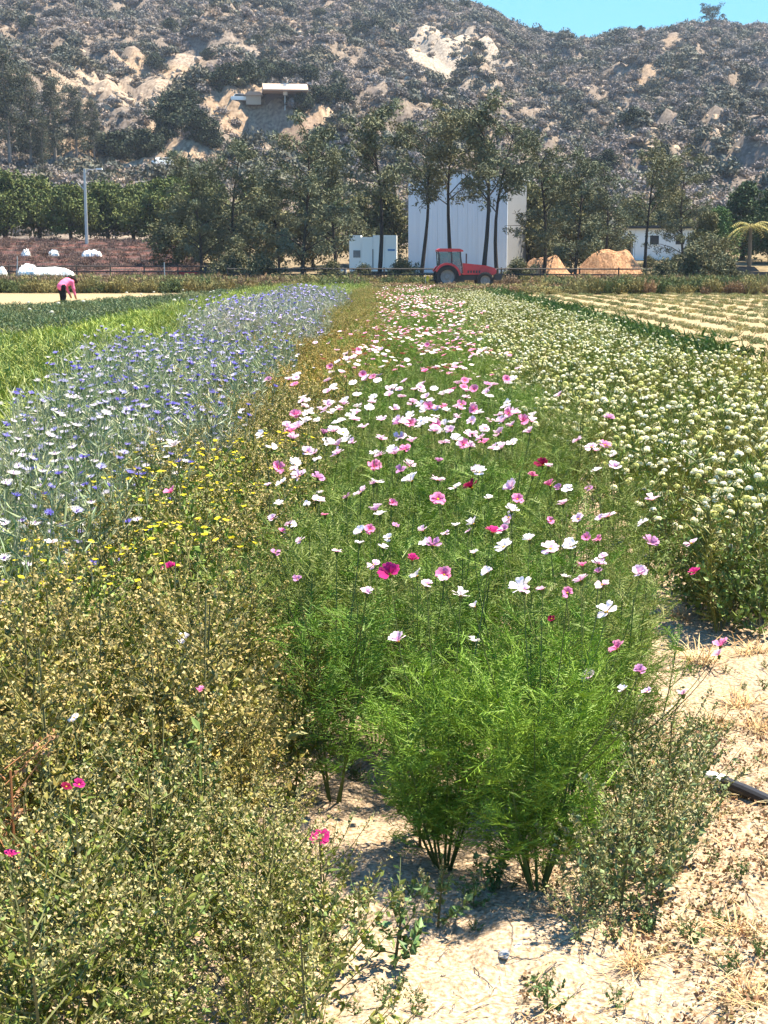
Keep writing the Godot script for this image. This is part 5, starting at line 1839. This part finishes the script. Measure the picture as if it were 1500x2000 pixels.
func build_foreground() -> void:
	# clods and grit on the sand
	var clod := rock_shape(21)
	var where := []
	var tint := []
	for i in 3200:
		var d := 2.7 + 7.0 * pow(rng.randf(), 1.8)
		var x := rng.randf_range(-0.12, 0.46) * d
		var s := 0.003 + 0.02 * pow(rng.randf(), 5.0)
		where.append(Transform3D(Basis(rand_unit(), rng.randf() * TAU).scaled_local(Vector3(s, s * 0.7, s)), Vector3(x, ground_y(x, -d) - s * 0.15, -d)))
		tint.append(vary(Color(0.46, 0.37, 0.285), 0.14))
	many("soil_clods", clod.mesh(M.rock), where, tint, "crumbs and clods of dry soil strewn over the sandy path", "soil")
	# straw and dry bits
	var st := Shape.new()
	for k in 3:
		var p := Vector3(-0.06, 0.002, 0)
		for j in 4:
			var q := p + Vector3(0.03, 0.006 * sin(j * 1.7 + k), 0.008 * sin(j * 2.1 + k * 2))
			st.quad(p - Vector3(0, 0, 0.0011), q - Vector3(0, 0, 0.0011), q + Vector3(0, 0, 0.0011), p + Vector3(0, 0, 0.0011), Color.WHITE)
			p = q
		if k: break
	where = []
	tint = []
	for i in 2600:
		var d := 2.8 + 6.5 * pow(rng.randf(), 1.5)
		var u := rng.randf_range(0.02, 0.5)
		if rng.randf() > smoothstep(0.05, 0.2, u) + 0.15:
			continue
		var x := u * d
		var s := rng.randf_range(0.25, 0.9)
		where.append(Transform3D(Basis(Vector3.UP, rng.randf() * TAU) * Basis(Vector3.BACK, rng.randf_range(-0.35, 0.35)) * Basis().scaled(Vector3(s, s, s * 1.2)), Vector3(x, ground_y(x, -d) + 0.008 + 0.02 * rng.randf(), -d)))
		tint.append(vary(pick([Color(0.5, 0.38, 0.2), Color(0.42, 0.29, 0.15), Color(0.55, 0.46, 0.28), Color(0.3, 0.18, 0.09)]), 0.2))
	many("straw_litter", st.mesh(M.dry), where, tint, "dry straw and stalks scattered over the sandy path", "straw")
	# brown crumbled leaf litter at the near right
	var lf := Shape.new()
	for i in 5:
		var d := rand_unit() * 0.012
		lf.leaf(rand_unit() * 0.012, d, d.cross(rand_unit()) * 0.5, rand_unit() * 0.003, vary(Color.WHITE, 0.3))
	where = []
	tint = []
	for i in 6000:
		var d := 2.8 + rng.randf() * 2.6
		var u := rng.randf_range(0.1, 0.46)
		var x := u * d
		if soft.get_noise_2d(x * 60.0, d * 60.0) < -0.05 - 0.25 * smoothstep(0.14, 0.25, u):
			continue
		where.append(Transform3D(Basis(rand_unit(), rng.randf() * TAU).scaled(Vector3.ONE * rng.randf_range(0.5, 1.3)), Vector3(x, ground_y(x, -d) + 0.008, -d)))
		tint.append(vary(pick([Color(0.3, 0.17, 0.1), Color(0.36, 0.24, 0.14), Color(0.2, 0.16, 0.07), Color(0.42, 0.3, 0.18)]), 0.25))
	many("leaf_litter", lf.mesh(M.dry), where, tint, "crumbled brown leaf litter on the sand at the near right", "litter")
	# grey-green goosefoot and thin cosmos to the right of the front plants
	var goose := []
	for k in 3:
		var s := weed_shape(0.34, 0.2, 26, Color(0.19, 0.235, 0.10), Color(0.32, 0.28, 0.14), 0.45, 0.027)
		goose.append([["stem", s[0].mesh(M.leaf), Transform3D()], ["foliage", s[1].mesh(M.leaf), Transform3D()]])
	for a in [[1210, 1790, 1.0], [1290, 1760, 0.9], [1160, 1800, 0.8], [1255, 1700, 1.0], [1330, 1690, 0.8], [1130, 1840, 0.55], [1360, 1580, 0.9], [1180, 1730, 0.9], [1300, 1620, 1.0], [1230, 1640, 1.1]]:
		var p := level(a[0], a[1], 0.0)
		grow("goosefoot_weed", goose[rng.randi() % 3], "grey-green goosefoot weed on the sand beside the lush cosmos", "weed", Vector2(p.x, p.z), a[2], "goosefoot by the cosmos")
	var sprig := []
	for k in 3:
		var s := weed_shape(0.2, 0.11, 10, Color(0.11, 0.175, 0.06), Color(0.3, 0.26, 0.13), 0.3, 0.036)
		sprig.append([["stem", s[0].mesh(M.leaf), Transform3D()], ["foliage", s[1].mesh(M.leaf), Transform3D()]])
	var named := [[770, 1880, 1.0, "small leafy weed standing alone on the sand before the frontmost cosmos"], [855, 1800, 0.8, "spindly weed sprig under the frontmost cosmos"], [975, 1730, 0.7, "weed sprig between the two front cosmos plants"], [820, 1640, 1.1, "slim weed beside the frontmost cosmos' foot"], [700, 1800, 0.6, "weed sprig at the edge of the dark leafy weeds"], [640, 1880, 0.9, "low leafy weed spilling onto the sand"], [925, 1770, 0.5, "tiny weed sprig near the plastic scrap"], [1070, 1970, 0.5, "tiny weed sprig at the bottom edge"]]
	for a in named:
		var p := level(a[0], a[1], 0.0)
		grow("weed_sprig", sprig[rng.randi() % 3], a[3], "weed", Vector2(p.x, p.z), a[2], "")
	for i in 70:
		var sx := rng.randf_range(640, 1500)
		var sy := rng.randf_range(1250, 1990)
		if sx > 1360.0 and sy > 1460.0 and sy < 1660.0:
			continue
		var p := level(sx, sy, 0.0)
		grow("seedling", sprig[rng.randi() % 3], "tiny green seedling growing on the sandy path", "seedling", Vector2(p.x, p.z), rng.randf_range(0.15, 0.4), "seedlings on the path")
	# dry grass clumps at the right
	var dg := []
	for k in 2:
		var sh := Shape.new()
		for i in 90:
			var d := out_dir(0.15, 1.3) * rng.randf_range(0.08, 0.24)
			var b := Vector3(rng.randfn(), 0, rng.randfn()) * 0.03
			var side := d.cross(Vector3.UP).normalized() * 0.0016
			var m := b + d * 0.6
			var col := vary(pick([Color(0.5, 0.38, 0.2), Color(0.56, 0.45, 0.26), Color(0.44, 0.25, 0.12)]), 0.2)
			sh.quad(b - side, m - side, m + side, b + side, col)
			sh.blade(m, b + d + Vector3(0, -0.04, 0), side, col)
		dg.append(sh.mesh(M.dry))
	for a in [[1370, 1300, 1.2], [1450, 1370, 1.2], [1310, 1640, 0.6], [1330, 1210, 1.0], [1480, 1280, 1.1], [1400, 1410, 0.8], [1450, 1820, 0.7], [1240, 1890, 0.6], [1470, 1950, 0.7], [1300, 1120, 0.9], [1480, 1420, 0.8]]:
		var p := level(a[0], a[1], 0.0)
		var o := single("dry_grass_clump", dg[rng.randi() % 2], "straw coloured dry grass clump flattened on the sandy path", "grass clump", Vector3(p.x, ground_y(p.x, p.z), p.z), rng.randf() * TAU, "dry grass clumps on the path")
		o.scale = Vector3(a[2], a[2] * 0.55, a[2])
	# black irrigation pipe
	var a := level(1412, 1512, 0.02)
	var b := level(1640, 1610, 0.02)
	var dir := (b - a).normalized()
	var pipe := thing("irrigation_pipe", "black irrigation pipe lying on the sand at the right edge", "pipe", Vector3(a.x, ground_y(a.x, a.z) + 0.024, a.z))
	var ps := Shape.new()
	for i in 26:
		ps.tube(dir * 0.1 * i + Vector3(0, 0.003 * sin(i * 1.3), 0), dir * 0.1 * (i + 1) + Vector3(0, 0.003 * sin((i + 1) * 1.3), 0), 0.02, 0.02, 12, Color.WHITE)
	part("pipe", ps.mesh(M.black_pipe), pipe)
	var cap := Shape.new()
	cap.tube(-dir * 0.07, dir * 0.01, 0.016, 0.024, 12, Color.WHITE)
	cap.tube(-dir * 0.075, -dir * 0.07, 0.001, 0.016, 12, Color.WHITE)
	part("end_cap", cap.mesh(M.white_sheet), pipe)
	# scrap of clear plastic
	var pp := level(985, 1872, 0.0)
	var scrap := Shape.new()
	scrap.add(rock_shape(40), Transform3D(Basis.from_euler(Vector3(0, 0.2, 0.1)).scaled_local(Vector3(0.022, 0.012, 0.04)), Vector3(0, 0.006, 0)))
	scrap.add(rock_shape(41), Transform3D(Basis.from_euler(Vector3(0.1, -0.5, 0)).scaled_local(Vector3(0.014, 0.009, 0.032)), Vector3(0.02, 0.006, -0.045)))
	var so := single("plastic_scrap", scrap.mesh(M.clear_wrap), "crumpled grey scrap of plastic lying on the sand", "litter", Vector3(pp.x, ground_y(pp.x, pp.z), pp.z), -0.3)
